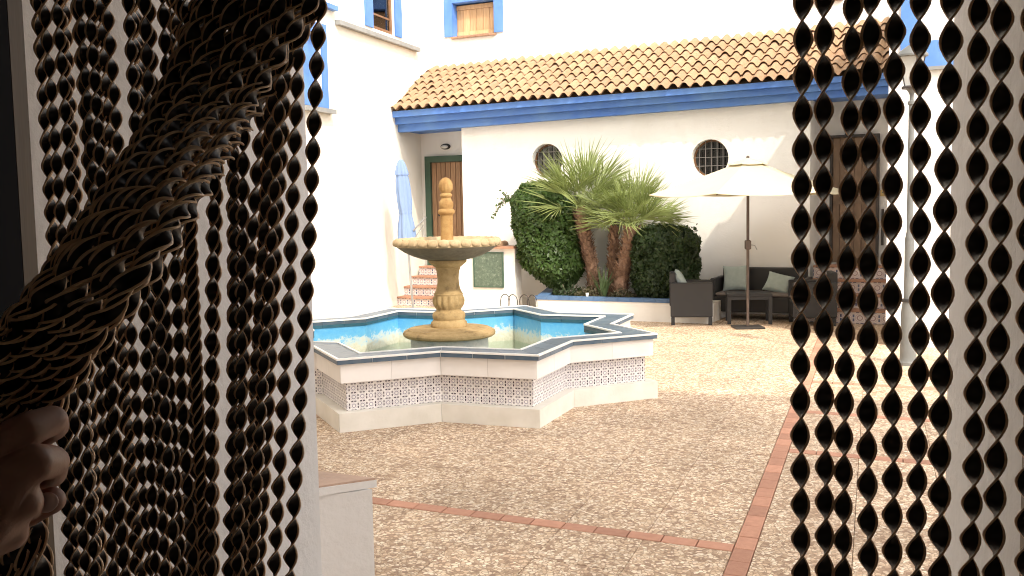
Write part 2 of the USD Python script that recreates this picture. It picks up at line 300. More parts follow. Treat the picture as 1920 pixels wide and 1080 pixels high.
def strand():
    g = NG(); s = g('separate_xyz', vector=g('uvmap', attribute='st')('UV'))('x')
    e = g('map_range', value=g.m('absolute', s), from_min=0.15, from_max=0.5, clamp=True)('result')
    col = g.mix(e, (0.026, 0.018, 0.015), (0.95, 0.68, 0.43))  # pale rim colour stands for light caught along the plastic edges
    p = g('principled_bsdf', base_color=col, roughness=0.38, specular_ior_level=0.45); t = g('translucent_bsdf', color=g.mix(e, (0.012, 0.006, 0.004), (0.42, 0.24, 0.12)))
    return g.done('twisted_plastic_strand', g('mix_closure', fac=0.25, closure1=p('BSDF'), closure2=t('BSDF'))('closure'))
M['strand'] = strand()
def skin():
    g = NG(); f = noise(g, 60, 4); col = g.mix(f, (0.36, 0.215, 0.155), (0.25, 0.14, 0.10)); n = g('bump', height=g.m('add', noise(g, 260, 4), noise(g, 90, 3)), strength=0.25, distance=0.0015)('normal')
    return g.done('skin', g('principled_bsdf', base_color=col, roughness=0.5, subsurface_weight=0.08, subsurface_scale=0.004, normal=n)('BSDF'))
M['skin'] = skin()
M['nail'] = simple('nail', (0.75, 0.60, 0.56), None, 30, 0.3)
M['panel_green'] = None
def panel_green():
    g = NG(); v = noise(g, 22, 6, 0.75); col = g.ramp(v, [(0.35, (0.05, 0.075, 0.055)), (0.55, (0.09, 0.125, 0.09)), (0.7, (0.22, 0.26, 0.20))])
    return g.done('green_mottled_panel', g('principled_bsdf', base_color=col, roughness=0.3, normal=g('bump', height=v, strength=0.3, distance=0.006)('normal'))('BSDF'))
M['panel_green'] = panel_green()
M['lamp_glass'] = simple('lamp_glass', (0.62, 0.63, 0.60), (0.55, 0.55, 0.52), 4, 0.25)
M['brass'] = simple('brass_plate', (0.45, 0.33, 0.14), None, 10, 0.4, metallic=0.7)

# ------------------------------------------------------------------ ground
ground = part('ground', ([[-80, -60, -0.035], [80, -60, -0.035], [80, 100, -0.035], [-80, 100, -0.035]], [[0, 1, 2, 3]]), M['grout']); tag(ground, kind='structure')
# fountain star outline
SC, SR, STH, SRAT = np.array([-0.655, 10.27]), 2.185, -0.3783, 0.7694
def star_pts(off=0.0):
    P = np.array([[SC[0] + (SR if k % 2 == 0 else SR * SRAT) * math.cos(STH + k * math.pi / 8), SC[1] + (SR if k % 2 == 0 else SR * SRAT) * math.sin(STH + k * math.pi / 8)] for k in range(16)])
    out = []
    for k in range(16):
        a, b, c = P[k - 1], P[k], P[(k + 1) % 16]; e1, e2 = (b - a) / np.linalg.norm(b - a), (c - b) / np.linalg.norm(c - b)
        n1, n2 = np.array([-e1[1], e1[0]]), np.array([-e2[1], e2[0]]); s = n1 + n2; out.append(b + s * (off / (1 + n1 @ n2)))
    return np.array(out)
O = on_z(1395, 1030)[:2]; u1 = np.array([0.901, -0.433]); u1 /= np.linalg.norm(u1); u2 = np.array([0.341, 0.940]); u2 /= np.linalg.norm(u2)
def Q(a, b): return O + u1 * a + u2 * b
def slab(a0, a1, b0, b1, top, gap=0.0014, ch=0.003):
    lo = [Q(a0 + gap, b0 + gap), Q(a1 - gap, b0 + gap), Q(a1 - gap, b1 - gap), Q(a0 + gap, b1 - gap)]; g2 = gap + ch
    hi = [Q(a0 + g2, b0 + g2), Q(a1 - g2, b0 + g2), Q(a1 - g2, b1 - g2), Q(a0 + g2, b1 - g2)]
    V = [[*p, -0.045] for p in lo] + [[*p, top - ch] for p in lo] + [[*p, top] for p in hi]
    F = [[0, 1, 5, 4], [1, 2, 6, 5], [2, 3, 7, 6], [3, 0, 4, 7], [4, 5, 9, 8], [5, 6, 10, 9], [6, 7, 11, 10], [7, 4, 8, 11], [8, 9, 10, 11]]
    return V, F
paving = setting('paving')
court = Polygon([L(-19.2, 0.1, 0)[:2], L(1.0, 0.1, 0)[:2], W(2.4, -0.1, 0)[:2], R(0.0, -0.1, 0)[:2], R(6, -0.1, 0)[:2], D(9, 0.5, 0)[:2]])
star_in = Polygon(star_pts(0.12))
plan_in = Polygon([W(u, v, 0)[:2] for u, v in ((-3.25, 1.35), (-0.5, 1.35), (-0.5, 0), (-3.9, 0))])
def seen(p):
    d = np.array([p[0], p[1], 0]) - C0; z = d @ FW
    return z > 0.5 and abs(d @ RT / z) < 0.60 and abs(d @ UP / z) < 0.34
HB = 0.058
cells = []
bcross = sorted([float((on_z(x, y)[:2] - O) @ np.linalg.solve(np.stack([u1, u2], 1).T, np.array([0, 1.0]))) for x, y in ((1600, 720), (1600, 778), (1600, 855))])
_inv = np.linalg.inv(np.stack([u1, u2], 1))
bcross = sorted([float((_inv @ (on_z(x, y)[:2] - O))[1]) for x, y in ((1600, 720), (1600, 778), (1600, 855))])
S_ = 0.5
for i in range(24):                                   # left of the long band, both sides of the first cross band
    a1, a0 = -HB - i * S_, -HB - (i + 1) * S_
    for j in range(36): cells.append((a0, a1, HB + j * S_, HB + (j + 1) * S_))
    for j in range(14): cells.append((a0, a1, -HB - (j + 1) * S_, -HB - j * S_))
edges = [-7.0] + bcross + [14.0]
for i in range(16):                                   # right of it, in panels between the cross bands
    a0, a1 = HB + i * S_, HB + (i + 1) * S_
    for e0, e1 in zip(edges[:-1], edges[1:]):
        lo, hi = e0 + HB, e1 - HB
        if e0 == -7.0:
            b = hi
            while b > lo: cells.append((a0, a1, max(b - S_, lo), b)); b -= S_
        else:
            n = max(1, round((hi - lo) / S_))
            for k in range(n): cells.append((a0, a1, lo + (hi - lo) * k / n, lo + (hi - lo) * (k + 1) / n))
keep = []
for c in cells:
    P4 = Polygon([Q(c[0], c[2]), Q(c[1], c[2]), Q(c[1], c[3]), Q(c[0], c[3])]); ctr = Q((c[0] + c[1]) / 2, (c[2] + c[3]) / 2)
    if not court.intersects(P4) or star_in.contains(P4) or plan_in.contains(P4): continue
    keep.append((0 if seen(ctr) else 1, np.linalg.norm(ctr), c))
keep.sort(key=lambda k: k[:2])
for i, (_, _, c) in enumerate(keep[:290]): part('slab', slab(*c, rng.uniform(-0.0015, 0.0015)), M['aggregate'], paving)
part('far_slabs', merge([slab(*c, 0.0) for _, _, c in keep[290:]]), M['aggregate'], paving, kind='stuff')
def band(p0, p1, along, half, n):
    for k in range(n):
        t0, t1 = p0 + (p1 - p0) * k / n, p0 + (p1 - p0) * (k + 1) / n
        yield t0, t1
nb = 0; far = []
for k in range(-36, 70):
    c = (-HB, HB, k * 0.2 + 0.1 * 0, k * 0.2 + 0.2); m = slab(*c, 0.002 + rng.uniform(-0.001, 0.001), 0.003, 0.003); ctr = Q(0, k * 0.2 + 0.1)
    if court.contains(Point(ctr)): (part('brick', m, M['band_brick'], paving) if seen(ctr) and k < 40 else far.append(m))
for k in range(60):
    a1 = -HB - k * 0.2; c = (a1 - 0.2, a1, -HB, HB); m = slab(*c, 0.002 + rng.uniform(-0.001, 0.001), 0.003, 0.003); ctr = Q(a1 - 0.1, 0)
    if court.contains(Point(ctr)): (part('brick', m, M['band_brick'], paving) if seen(ctr) else far.append(m))
for bc in bcross:
    for k in range(40):
        a0 = HB + k * 0.2; c = (a0, a0 + 0.2, bc - HB, bc + HB); m = slab(*c, 0.002, 0.003, 0.003); ctr = Q(a0 + 0.1, bc)
        if court.contains(Point(ctr)): (part('brick', m, M['band_brick'], paving) if seen(ctr) and ctr[1] < 9.5 else far.append(m))
part('far_bricks', merge(far), M['band_brick'], paving, kind='stuff')

# ------------------------------------------------------------------ the building the camera stands in
OW, OH, TH = 0.919, 2.55, 0.561
own = thing('near_building', 'white plastered house whose thick open doorway frames the view on both sides', 'building', D(0.46, 0.28, 0))
part('doorway_wall', merge([fbox(D, -8.0, 0, 0, TH, 0, OH), fbox(D, OW, 9.0, 0, TH, 0, OH), fbox(D, -8.0, 9.0, 0, TH, OH, 12.3)]), M['reveal'], own)
part('room', merge([fbox(D, -1.0, -0.9, -1.7, -0.003, 0.15, 2.75), fbox(D, 1.9, 2.0, -1.7, -0.003, 0.15, 2.75), fbox(D, -0.9, 1.9, -1.7, -1.6, 0.15, 2.75), fbox(D, -0.9, 1.9, -1.6, -0.003, 2.7, 2.75),
                    fbox(D, -0.9, -0.05, -0.03, -0.004, 0.3, 2.7), fbox(D, OW + 0.05, 1.9, -0.03, -0.004, 0.3, 2.7), fbox(D, -0.05, OW + 0.05, -0.03, -0.004, OH, 2.7)]), M['room'], own)
part('floor', fbox(D, -0.95, 1.95, -1.65, TH - 0.02, 0.0, 0.3), M['pale_clay'], own)
part('roof', fbox(D, -8.2, 9.2, -4.5, TH + 0.35, 12.303, 12.45), M['roof'], own)
part('outer_wall', merge([fbox(D, -8.0, -7.9, -4.4, -0.003, 0, 12.3), fbox(D, 8.9, 9.0, -4.4, -0.003, 0, 12.3), fbox(D, -8.0, 9.0, -4.5, -4.403, 0, 12.3)]), M['white'], own)
df = thing('door_frame', 'brown wooden door jamb strip along the left edge beside the curtain', 'door frame', D(0, -0.08, 0.3))
part('jamb', fbox(D, -0.02, 0.003, -0.0225, -0.0035, 0.301, 2.5), M['jamb_wood'], df)
part('jamb', fbox(D, OW - 0.003, OW + 0.02, -0.0225, -0.0035, 0.301, 2.5), M['jamb_wood'], df)
part('head', fbox(D, -0.02, OW + 0.02, -0.0225, -0.0035, 2.502, 2.549), M['jamb_wood'], df)
dl = thing('entrance_door', 'nearly black door leaf standing open at the far left edge', 'door', D(-0.05, -0.5, 0.3))
part('leaf', fbox(D, -0.045, 0.004, -0.85, -0.0245, 0.31, 2.49), M['navy_door'], dl)
lo = thing('stair_parapet', 'low grey-white wall with flat tiled top just outside the doorway, lower left', 'wall', (-0.5, 2.9, 0))
zt = 1.09; T_, F_, K_ = on_z(697, 899, zt), on_z(560, 915, zt), on_z(560, 880, zt); 
def prism(poly, z0, z1):
    m = trimesh.creation.extrude_polygon(Polygon(poly), z1 - z0, engine='earcut'); v = np.array(m.vertices); v[:, 2] += z0; return v, np.array(m.faces)
part('wall', prism([p[:2] for p in (T_, K_, F_)], 0, zt - 0.03), M['reveal'], lo)
T2, F2, K2 = on_z(706, 896, zt), on_z(555, 919, zt), on_z(555, 878, zt)
part('cap', prism([p[:2] for p in (T2, K2, F2)], zt - 0.028, zt - 0.006), M['reveal'], lo)
part('cap_tile', prism([p[:2] for p in (on_z(704, 896, zt), K2, on_z(555, 917, zt))], zt - 0.006, zt), M['pale_clay'], lo)

# ------------------------------------------------------------------ left building
lb = thing('left_building', 'white sunlit house wall along the left with a thin grey ledge under its window', 'building', L(-8, 0, 0))
w0, w1 = (-2.95, -2.5, 3.62, 4.60), (-0.58, 0.36, 5.0, 6.1)
part('wall', wall_with_holes(L, [(-17.5, 0), (3.6, 0), (3.6, 8.6), (-17.5, 8.6)], [rect(*w0), rect(*w1)], -0.45, 0), M['cream'], lb)
part('wall_end', fbox(L, -17.5, 3.6, -6, -0.453, 0, 8.6), M['white'], lb)
part('coping', fbox(L, -1.98, 1.35, 0.0, 0.10, 4.835, 4.91), M['metal_grey'], lb)
part('coping', fbox(L, -4.6, -2.03, 0.0, 0.10, 5.035, 5.11), M['blue'], lb)
def surround(fr, parent, a0, a1, z0, z1, wd, bottom=True, top=True, v0=0.0, v1=0.03, mat='blue', bw=None):
    bw = bw or wd
    s = part('window_surround', merge([fbox(fr, a0 - wd, a0, v0, v1, z0 - (bw if bottom else 0), z1 + (wd if top else 0)), fbox(fr, a1, a1 + wd, v0, v1, z0 - (bw if bottom else 0), z1 + (wd if top else 0))]
             + ([fbox(fr, a0, a1, v0, v1, z0 - bw, z0)] if bottom else []) + ([fbox(fr, a0, a1, v0, v1, z1, z1 + wd)] if top else [])), M[mat], parent)
    return s
def Lf(a, v, z): return L(a, v, z)
surround(Lf, lb, *w1, 0.30, bottom=False)
wn = part('window', merge([fbox(L, w1[0], w1[0] + 0.075, -0.10, -0.045, w1[2], w1[3]), fbox(L, w1[1] - 0.075, w1[1], -0.10, -0.045, w1[2], w1[3]), fbox(L, w1[0] + 0.075, w1[1] - 0.075, -0.10, -0.045, w1[2], w1[2] + 0.07), fbox(L, w1[0] + 0.075, w1[1] - 0.075, -0.10, -0.045, w1[3] - 0.07, w1[3])]), M['brown_wood'], lb)
part('pane', fbox(L, w1[0] + 0.075, w1[1] - 0.075, -0.08, -0.072, w1[2] + 0.07, w1[3] - 0.07), M['pane'], wn)
part('glazing_bar', fbox(L, w1[0] + 0.075, w1[1] - 0.075, -0.07, -0.055, w1[2] + 0.27, w1[2] + 0.30), M['brown_wood'], wn)
part('curtain', fbox(L, w1[0] + 0.08, w1[0] + 0.26, -0.25, -0.235, w1[2] + 0.01, w1[3]), M['canvas'], wn)
part('window_recess', merge([fbox(L, w1[0], w1[1], -0.452, -0.44, w1[2], w1[3])]), M['black_interior'], lb)
surround(Lf, lb, *w0, 0.17)
part('window_sill', fbox(L, w0[0] - 0.25, w0[1] + 0.25, 0.0, 0.12, 3.36, 3.43), M['metal_grey'], lb)
part('shutter', fbox(L, w0[0], w0[1], -0.12, -0.08, w0[2], w0[3]), M['blue'], lb)

# ------------------------------------------------------------------ back building with lean-to
E = lambda u: 3.675 + 0.0098 * u
Cn = lambda u: 3.36 + 0.0195 * u
Tp = lambda u: 4.716 + 0.0164 * u
UL, UR, CL, CR = -7.6, 2.6, -5.42, 0.80
bb = thing('back_building', 'white two-storey house at the back with clay-tiled lean-to and blue eaves', 'building', W(-2, 0, 0))
rw = [(-0.80, 2.54, 0.31), (-3.72, 2.60, 0.30)]
part('front_wall', wall_with_holes(W, [(CL, 0), (CR, 0), (CR, Cn(CR) + 0.02), (CL, Cn(CL) + 0.02)], [circle(*c) for c in rw], 0, -0.897), M['white'], bb)
part('recess_wall', fbox(W, UL, UR, -1.2, -0.9, 0, 4.3), M['white'], bb)
w2 = (-6.40, -5.47, 5.20, 5.85)
part('upper_wall', wall_with_holes(W, [(-7.2, 3.9), (4.5, 3.9), (4.5, 9.0), (-7.2, 9.0)], [rect(*w2)], -1.55, -1.95), M['white'], bb)
part('upper_floor', fbox(W, -7.2, 4.5, -7.0, -1.96, 0, 9.0), M['white'], bb)
def W2(u, v, z): return W(u, v - 1.55, z)
surround(W2, bb, w2[0], w2[1], w2[2], w2[3], 0.19, bottom=False, v1=0.035)
part('window_reveal', merge([fbox(W2, w2[0] + 0.001, w2[0] + 0.012, -0.2, 0.02, w2[2], w2[3]), fbox(W2, w2[1] - 0.012, w2[1] - 0.001, -0.2, 0.02, w2[2], w2[3]), fbox(W2, w2[0] + 0.012, w2[1] - 0.012, -0.2, 0.02, w2[3] - 0.012, w2[3] - 0.001)]), M['blue'], bb)
s2 = part('shutter', fbox(W2, w2[0] + 0.015, w2[1] - 0.015, -0.19, -0.15, w2[2], w2[3] - 0.03), M['brown_wood'], bb)
for k in range(6):
    a = w2[0] + 0.02 + k * 0.148; part('plank', fbox(W2, a, a + 0.142, -0.149, -0.135, w2[2] + 0.02, w2[3] - 0.13), M['shutter'], s2)
part('rail', fbox(W2, w2[0] + 0.02, w2[1] - 0.02, -0.134, -0.12, w2[3] - 0.126, w2[3] - 0.04), M['shutter'], s2)
part('rail', fbox(W2, w2[0] + 0.02, w2[1] - 0.02, -0.134, -0.125, w2[2] + 0.03, w2[2] + 0.10), M['shutter'], s2)
for k in range(7):
    a = w2[0] - 0.03 + k * 0.142; part('sill_tile', fbox(W2, a, a + 0.138, -0.12, 0.06, w2[2] - 0.05, w2[2] - 0.012), M['sill'], bb)
for k in range(3):
    a = 0.42 + k * 0.22; part('sill_tile', fbox(W2, a, a + 0.21, 0.0, 0.06, 5.15, 5.21), M['sill'], bb)
# cornice in three steps, following the eave
def ustrip(v0, v1, zl, zh, mat, name, u0=-6.95, u1_=UR - 0.35):
    pts = [W(u0, v1, zl(u0)), W(u1_, v1, zl(u1_)), W(u1_, v0, zl(u1_)), W(u0, v0, zl(u0)), W(u0, v1, zh(u0)), W(u1_, v1, zh(u1_)), W(u1_, v0, zh(u1_)), W(u0, v0, zh(u0))]
    v, f = hexa(pts); m = trimesh.Trimesh(*vf((v, f)), process=False); return part(name, (v, f) if m.volume > 0 else (v, f[:, ::-1]), mat, bb)
h3 = lambda k: (lambda u: Cn(u) + (E(u) - 0.004 - Cn(u)) * k)
ustrip(0.002, 0.17, h3(0), h3(0.36), M['blue'], 'cornice'); ustrip(0.002, 0.29, h3(0.363), h3(0.68), M['blue'], 'cornice'); ustrip(0.002, 0.405, h3(0.683), h3(0.98), M['blue'], 'cornice')
ustrip(-0.88, 0.0, lambda u: Cn(u) + 0.03, lambda u: Cn(u) + 0.12, M['blue'], 'soffit')
sl0 = lambda u: E(u) - 0.03; sl1 = lambda u: Tp(u) - 0.03
pts = [W(-7.0, 0.36, sl0(-7.0)), W(2.25, 0.36, sl0(2.25)), W(2.25, -1.55, sl1(2.25)), W(-7.0, -1.55, sl1(-7.0))]
deckp = np.array(pts); deck = np.vstack([deckp - [0, 0, 0.04], deckp]); part('roof_deck', hexa(deck), M['grout'], bb)
# roof tiles
PU, NR = 0.19, 7
def tile_mesh(u, row, dz=0.0, du=0.0, dv=0.0):
    L_ = 1.0 / NR; nx = 19; xs = np.linspace(-0.56, 0.56, nx) * PU
    def pt(x, s, h):
        uu = u + x + du; v = 0.445 + dv + (-1.55 - 0.445) * s; zz = E(u) + (Tp(u) - E(u)) * s + h
        return W(uu, v, zz)
    cc = np.cos(xs / PU * 2 * np.pi); prof = 0.035 * cc - 0.005 * np.cos(xs / PU * 4 * np.pi); V = []
    for s, lift in ((row * L_ - 0.025, 0.068), ((row + 1) * L_ + 0.02, 0.026)):
        for thick in (0.0, -0.018):
            for x, p in zip(xs, prof): V.append(pt(x, s + (0.012 if thick and lift > 0.05 else 0), p + lift + thick + dz))
    V = np.array(V); F = []
    a, b, c, d = 0, nx, 2 * nx, 3 * nx
    for i in range(nx - 1):
        F += [[a + i, a + i + 1, c + i + 1, c + i], [b + i, d + i, d + i + 1, b + i + 1], [a + i, b + i, b + i + 1, a + i + 1]]
    F += [[a, c, d, b], [a + nx - 1, b + nx - 1, d + nx - 1, c + nx - 1]]
    return V, np.array(F)
tiles = [(u, r) for u in np.arange(-6.98, 2.2, PU) for r in range(NR)]
tiles.sort(key=lambda q: -(q[0]))
rest = []
for i, (u, r) in enumerate(tiles):
    m = tile_mesh(u, r, rng.normal(0, 0.004), rng.normal(0, 0.004), rng.normal(0, 0.008))
    if i < 295: part('roof_tile', m, M['roof'], bb, smooth=50)
    else: rest.append(m)
part('left_roof_tiles', merge(rest), M['roof'], bb, smooth=50, kind='stuff')
# round barred windows
for (cu, cz, r) in rw:
    win = part('window', wall_with_holes(W, circle(cu, cz, r), [circle(cu, cz, r - 0.03)], -0.20, -0.16), M['brown_wood'], bb)
    part('pane', wall_with_holes(W, circle(cu, cz, r - 0.031), [], -0.185, -0.18), M['pane'], win)
    part('window_back', wall_with_holes(W, circle(cu, cz, r - 0.002), [], -0.50, -0.45), M['black_interior'], win)
    for k in range(-2, 3):
        x = k * 0.098; h = math.sqrt(r * r - x * x); part('bar', tube([W(cu + x, -0.10, cz - h), W(cu + x, -0.10, cz), W(cu + x, -0.10, cz + h)], 0.0065, 6), M['bars'], win)
    for zz in (-0.12, 0.02, 0.16):
        h = math.sqrt(r * r - zz * zz); part('bar', tube([W(cu - h, -0.112, cz + zz), W(cu, -0.112, cz + zz), W(cu + h, -0.112, cz + zz)], 0.0065, 6), M['bars'], win)
# doors
def plank_door(u0, u1_, z0, z1, n, frame, planks, frame_mat, fw, lbl):
    d = part('door', fbox(W, u0 + fw, u1_ - fw, -0.898, -0.880, z0, z1 - fw), planks, bb, label=lbl)
    pw = (u1_ - u0 - 2 * fw) / n
    for k in range(n):
        a = u0 + fw + k * pw; part('plank', fbox(W, a + 0.006, a + pw - 0.006, -0.879, -0.855, z0 + 0.01, z1 - fw - 0.01), planks, d)
    part('frame', merge([fbox(W, u0, u0 + fw, -0.898, -0.80, z0, z1), fbox(W, u1_ - fw, u1_, -0.898, -0.80, z0, z1), fbox(W, u0 + fw, u1_ - fw, -0.898, -0.80, z1 - fw, z1)]), frame_mat, d)
    return d
d1 = plank_door(-6.70, -5.60, 0.67, 2.81, 8, True, M['plank'], M['green_frame'], 0.12, 'brown plank door in a dark green frame')
part('handle', tube([W(-6.42, -0.84, 1.65), W(-6.42, -0.80, 1.66), W(-6.36, -0.80, 1.66)], 0.014, 6), M['dark_metal'], d1)
d2 = plank_door(0.98, 1.74, 0.80, 2.87, 6, True, M['plank_dark'], M['dark_metal'], 0.04, 'dark brown plank door behind the strands on the right')
part('rail', fbox(W, 1.03, 1.69, -0.854, -0.835, 1.75, 1.80), M['plank_dark'], d2)
ol = thing('oval_lamp', 'small dark oval bulkhead lamp above the green-framed door', 'wall lamp', W(-6.27, -0.9, 2.99))
part('body', (lambda m: (np.array([W(-6.27 + x * 0.11, -0.898 + max(z, 0) * 0.07, 2.99 + y * 0.06) for x, y, z in m.vertices]), np.array(m.faces)))(trimesh.creation.icosphere(2)), M['dark_metal'], ol, smooth=True)
part('glass', (lambda m: (np.array([W(-6.27 + x * 0.08, -0.85 + max(z, 0) * 0.035, 2.985 + y * 0.035) for x, y, z in m.vertices]), np.array(m.faces)))(trimesh.creation.icosphere(2)), M['lamp_glass'], ol, smooth=True)
cl = thing('curled_wall_lamp', 'curled black iron lamp bracket above the right-hand door', 'wall lamp', W(1.32, -0.9, 2.95))
part('bracket', tube([W(1.32 + 0.05 * math.cos(a) * (1 - a / 14), -0.88 + 0.012 * a, 2.98 + 0.05 * math.sin(a)) for a in np.linspace(0, 5.4, 18)], 0.009, 6), M['dark_metal'], cl)
part('shade', lathe([(0.0, 0.11), (0.05, 0.07), (0.075, 0.0), (0.06, -0.005)], 16, W(1.28, -0.80, 2.86)), M['dark_metal'], cl, smooth=40)
hb = thing('grab_bar', 'dark vertical grab bar on the wall beside the right-hand door', 'handle', W(1.8, -0.88, 1.35))
part('bar', tube([W(1.80, -0.83, 1.08), W(1.80, -0.83, 1.35), W(1.80, -0.83, 1.66)], 0.022, 8), M['dark_metal'], hb)
part('bracket', merge([fbox(W, 1.79, 1.81, -0.898, -0.835, z, z + 0.03) for z in (1.10, 1.60)]), M['dark_metal'], hb)
ic = thing('doorbell', 'small brassy doorbell plate on the wall above the grab bar', 'doorbell', W(1.79, -0.9, 1.92))
part('plate', fbox(W, 1.755, 1.825, -0.898, -0.875, 1.87, 1.97), M['brass'], ic); part('button', tube([W(1.79, -0.875, 1.93), W(1.79, -0.868, 1.93), W(1.79, -0.862, 1.93)], 0.012, 8), M['dark_metal'], ic)
# stairs
def uvquad(fr, a0, a1, b0, b1, c0, c1): # tile plate facing +b, uv over its front
    v, f = fbox(fr, a0, a1, b0, b1, c0, c1); a = np.array([a0, a1, a1, a0, a0, a1, a1, a0]); c = np.array([c0] * 4 + [c1] * 4)
    return (v, f), np.stack([(a - a0) / (a1 - a0), (c - c0) / (c1 - c0)], 1)
def stairs(name, label, u0, u1_, vs, zs, ts):
    t = thing(name, label, 'stairs', W((u0 + u1_) / 2, vs[0], 0))
    z0 = 0.0
    for v, z in zip(vs, zs):
        part('step', fbox(W, u0, u1_, -0.897, v - 0.012, z0, z - 0.03), M['white'], t)
        n = round((u1_ - u0) / 0.3)
        for k in range(n):
            a = u0 + (u1_ - u0) * k / n; part('tread_tile', fbox(W, a + 0.002, a + (u1_ - u0) / n - 0.002, max(v - 0.36, -0.89), v + 0.02, z - 0.029, z), M['terracotta'], t)
        n = round((u1_ - u0) / ts)
        for k in range(n):
            a = u0 + (u1_ - u0) * k / n; m, uv = uvquad(W, a + 0.001, a + (u1_ - u0) / n - 0.001, v - 0.011, v, z0 + 0.002, z - 0.031); part('riser_tile', m, M['azulejo_stair'], t, uv=uv)
        z0 = z
    return t
stairs('stairs', 'terracotta steps with patterned risers up to the green-framed door', -6.72, -5.21, [0.42, 0.10, -0.22, -0.52], [0.16, 0.33, 0.50, 0.67], 0.155)
stairs('stairs', 'patterned-riser steps up to the dark door behind the right-hand strands', 0.86, 2.3, [0.86, 0.58, 0.30, 0.02], [0.20, 0.40, 0.60, 0.80], 0.19)
# low wall beside the left stairs
lw = thing('stair_side_wall', 'low white wall with clay cap and green panel right of the left steps', 'wall', W(-4.5, 0.9, 0))
part('wall', fbox(W, -5.20, -3.90, 0.74, 1.0, 0, 1.10), M['white'], lw)
part('panel', fbox(W, -4.67, -4.13, 1.0, 1.02, 0.45, 1.02), M['panel_green'], lw)
part('panel_frame', merge([fbox(W, -4.69, -4.67, 1.0, 1.03, 0.43, 1.04), fbox(W, -4.13, -4.11, 1.0, 1.03, 0.43, 1.04), fbox(W, -4.67, -4.13, 1.0, 1.03, 0.43, 0.45), fbox(W, -4.67, -4.13, 1.0, 1.03, 1.02, 1.04)]), M['green_frame'], lw)
for k in range(4):
    a = -5.22 + k * 0.335; part('cap_slab', fbox(W, a, a + 0.33, 0.68, 1.07, 1.101 + 0.0, 1.14), M['terracotta'], lw)
for k in range(7):
    a = -5.15 + k * 0.15; m = lathe([(0.075, 0), (0.068, 0.42)], 16); v, f = vf(m); v = v[:, [0, 2, 1]]
    v = np.array([W(a + x, 0.66 + y, 1.143 + max(z, 0) * 1.1 ) for x, y, z in v]); part('barrel_tile', (v, f), M['roof'], lw, smooth=50)
# planter
pl = thing('planter', 'white-walled raised planter with blue tiled rim under the palms', 'planter', W(-2, 0.8, 0))
part('wall', merge([prism([W(u, v, 0)[:2] for u, v in q], 0, 0.297) for q in ([(-3.29, 1.5), (-0.4, 1.5), (-0.4, 1.395), (-3.2, 1.395)], [(-3.29, 1.5), (-3.2, 1.395), (-3.55, 0.01), (-3.72, 0.01)], [(-0.4, 1.3), (-0.4, 0.01), (-0.6, 0.01), (-0.6, 1.3)])]), M['white'], pl)
for k in range(14):
    a = -3.30 + k * 0.205; part('rim_tile', fbox(W, a + 0.002, a + 0.203, 1.39, 1.515, 0.298, 0.36), M['rim_blue'], pl)
for k in range(6):
    t0, t1 = k / 6, (k + 1) / 6; q = lambda t: (-3.31 - 0.43 * t, 1.388 - 1.37 * t); p0, p1 = q(t0), q(t1)
    part('rim_tile', prism([W(p0[0], p0[1], 0)[:2], W(p1[0], p1[1] + 0.004, 0)[:2], W(p1[0] + 0.2, p1[1] + 0.004, 0)[:2], W(p0[0] + 0.2, p0[1], 0)[:2]], 0.298, 0.358), M['rim_blue'], pl)
part('soil', prism([W(u, v, 0)[:2] for u, v in ((-3.19, 1.394), (-0.61, 1.394), (-0.61, 0.02), (-3.55, 0.02))], 0, 0.29), M['soil'], pl)
wt = thing('white_cup', 'small white pot on the planter rim below the palms', 'cup', W(-2.42, 1.42, 0.36))
part('cup', lathe([(0, 0), (0.02, 0), (0.027, 0.055), (0.022, 0.055), (0.018, 0.01), (0, 0.01)], 14, W(-2.42, 1.42, 0.361)), M['trim'], wt, smooth=40)

# ------------------------------------------------------------------ right wing
rg = thing('right_building', 'white house front at the far right with blue window surround behind the strands', 'building', R(2, 0, 0))
q = [on_plane(x, y, RP, WV) for x, y in ((1722, 78), (1785, 122))]; ru = [float((p - RP) @ WU) for p in q]; rz = [float(p[2]) for p in q]
wr = (ru[0], ru[0] + 0.95, rz[0], rz[0] + 1.3)
part('wall', wall_with_holes(R, [(0, 0), (6, 0), (6, 5.5), (0, 5.5)], [rect(*wr)], 0, -0.4), M['white'], rg)
part('side_wall', fbox(R, 0, 6, -6.5, -0.403, 0, 5.5), M['white'], rg)
surround(R, rg, *wr, 0.20, bw=rz[0] - rz[1])
part('shutter', fbox(R, wr[0], wr[1], -0.14, -0.10, wr[2], wr[3]), M['trim'], rg)
for k in range(14):
    a = -0.1 + k * 0.45; part('roof_edge', fbox(R, a, a + 0.44, -0.7, 0.16, 5.502, 5.56), M['roof'], rg)
part('window_sill', fbox(R, wr[0] - 0.22, wr[1] + 0.22, 0.0, 0.06, rz[1] - 0.045, rz[1] - 0.003), M['metal_grey'], rg)

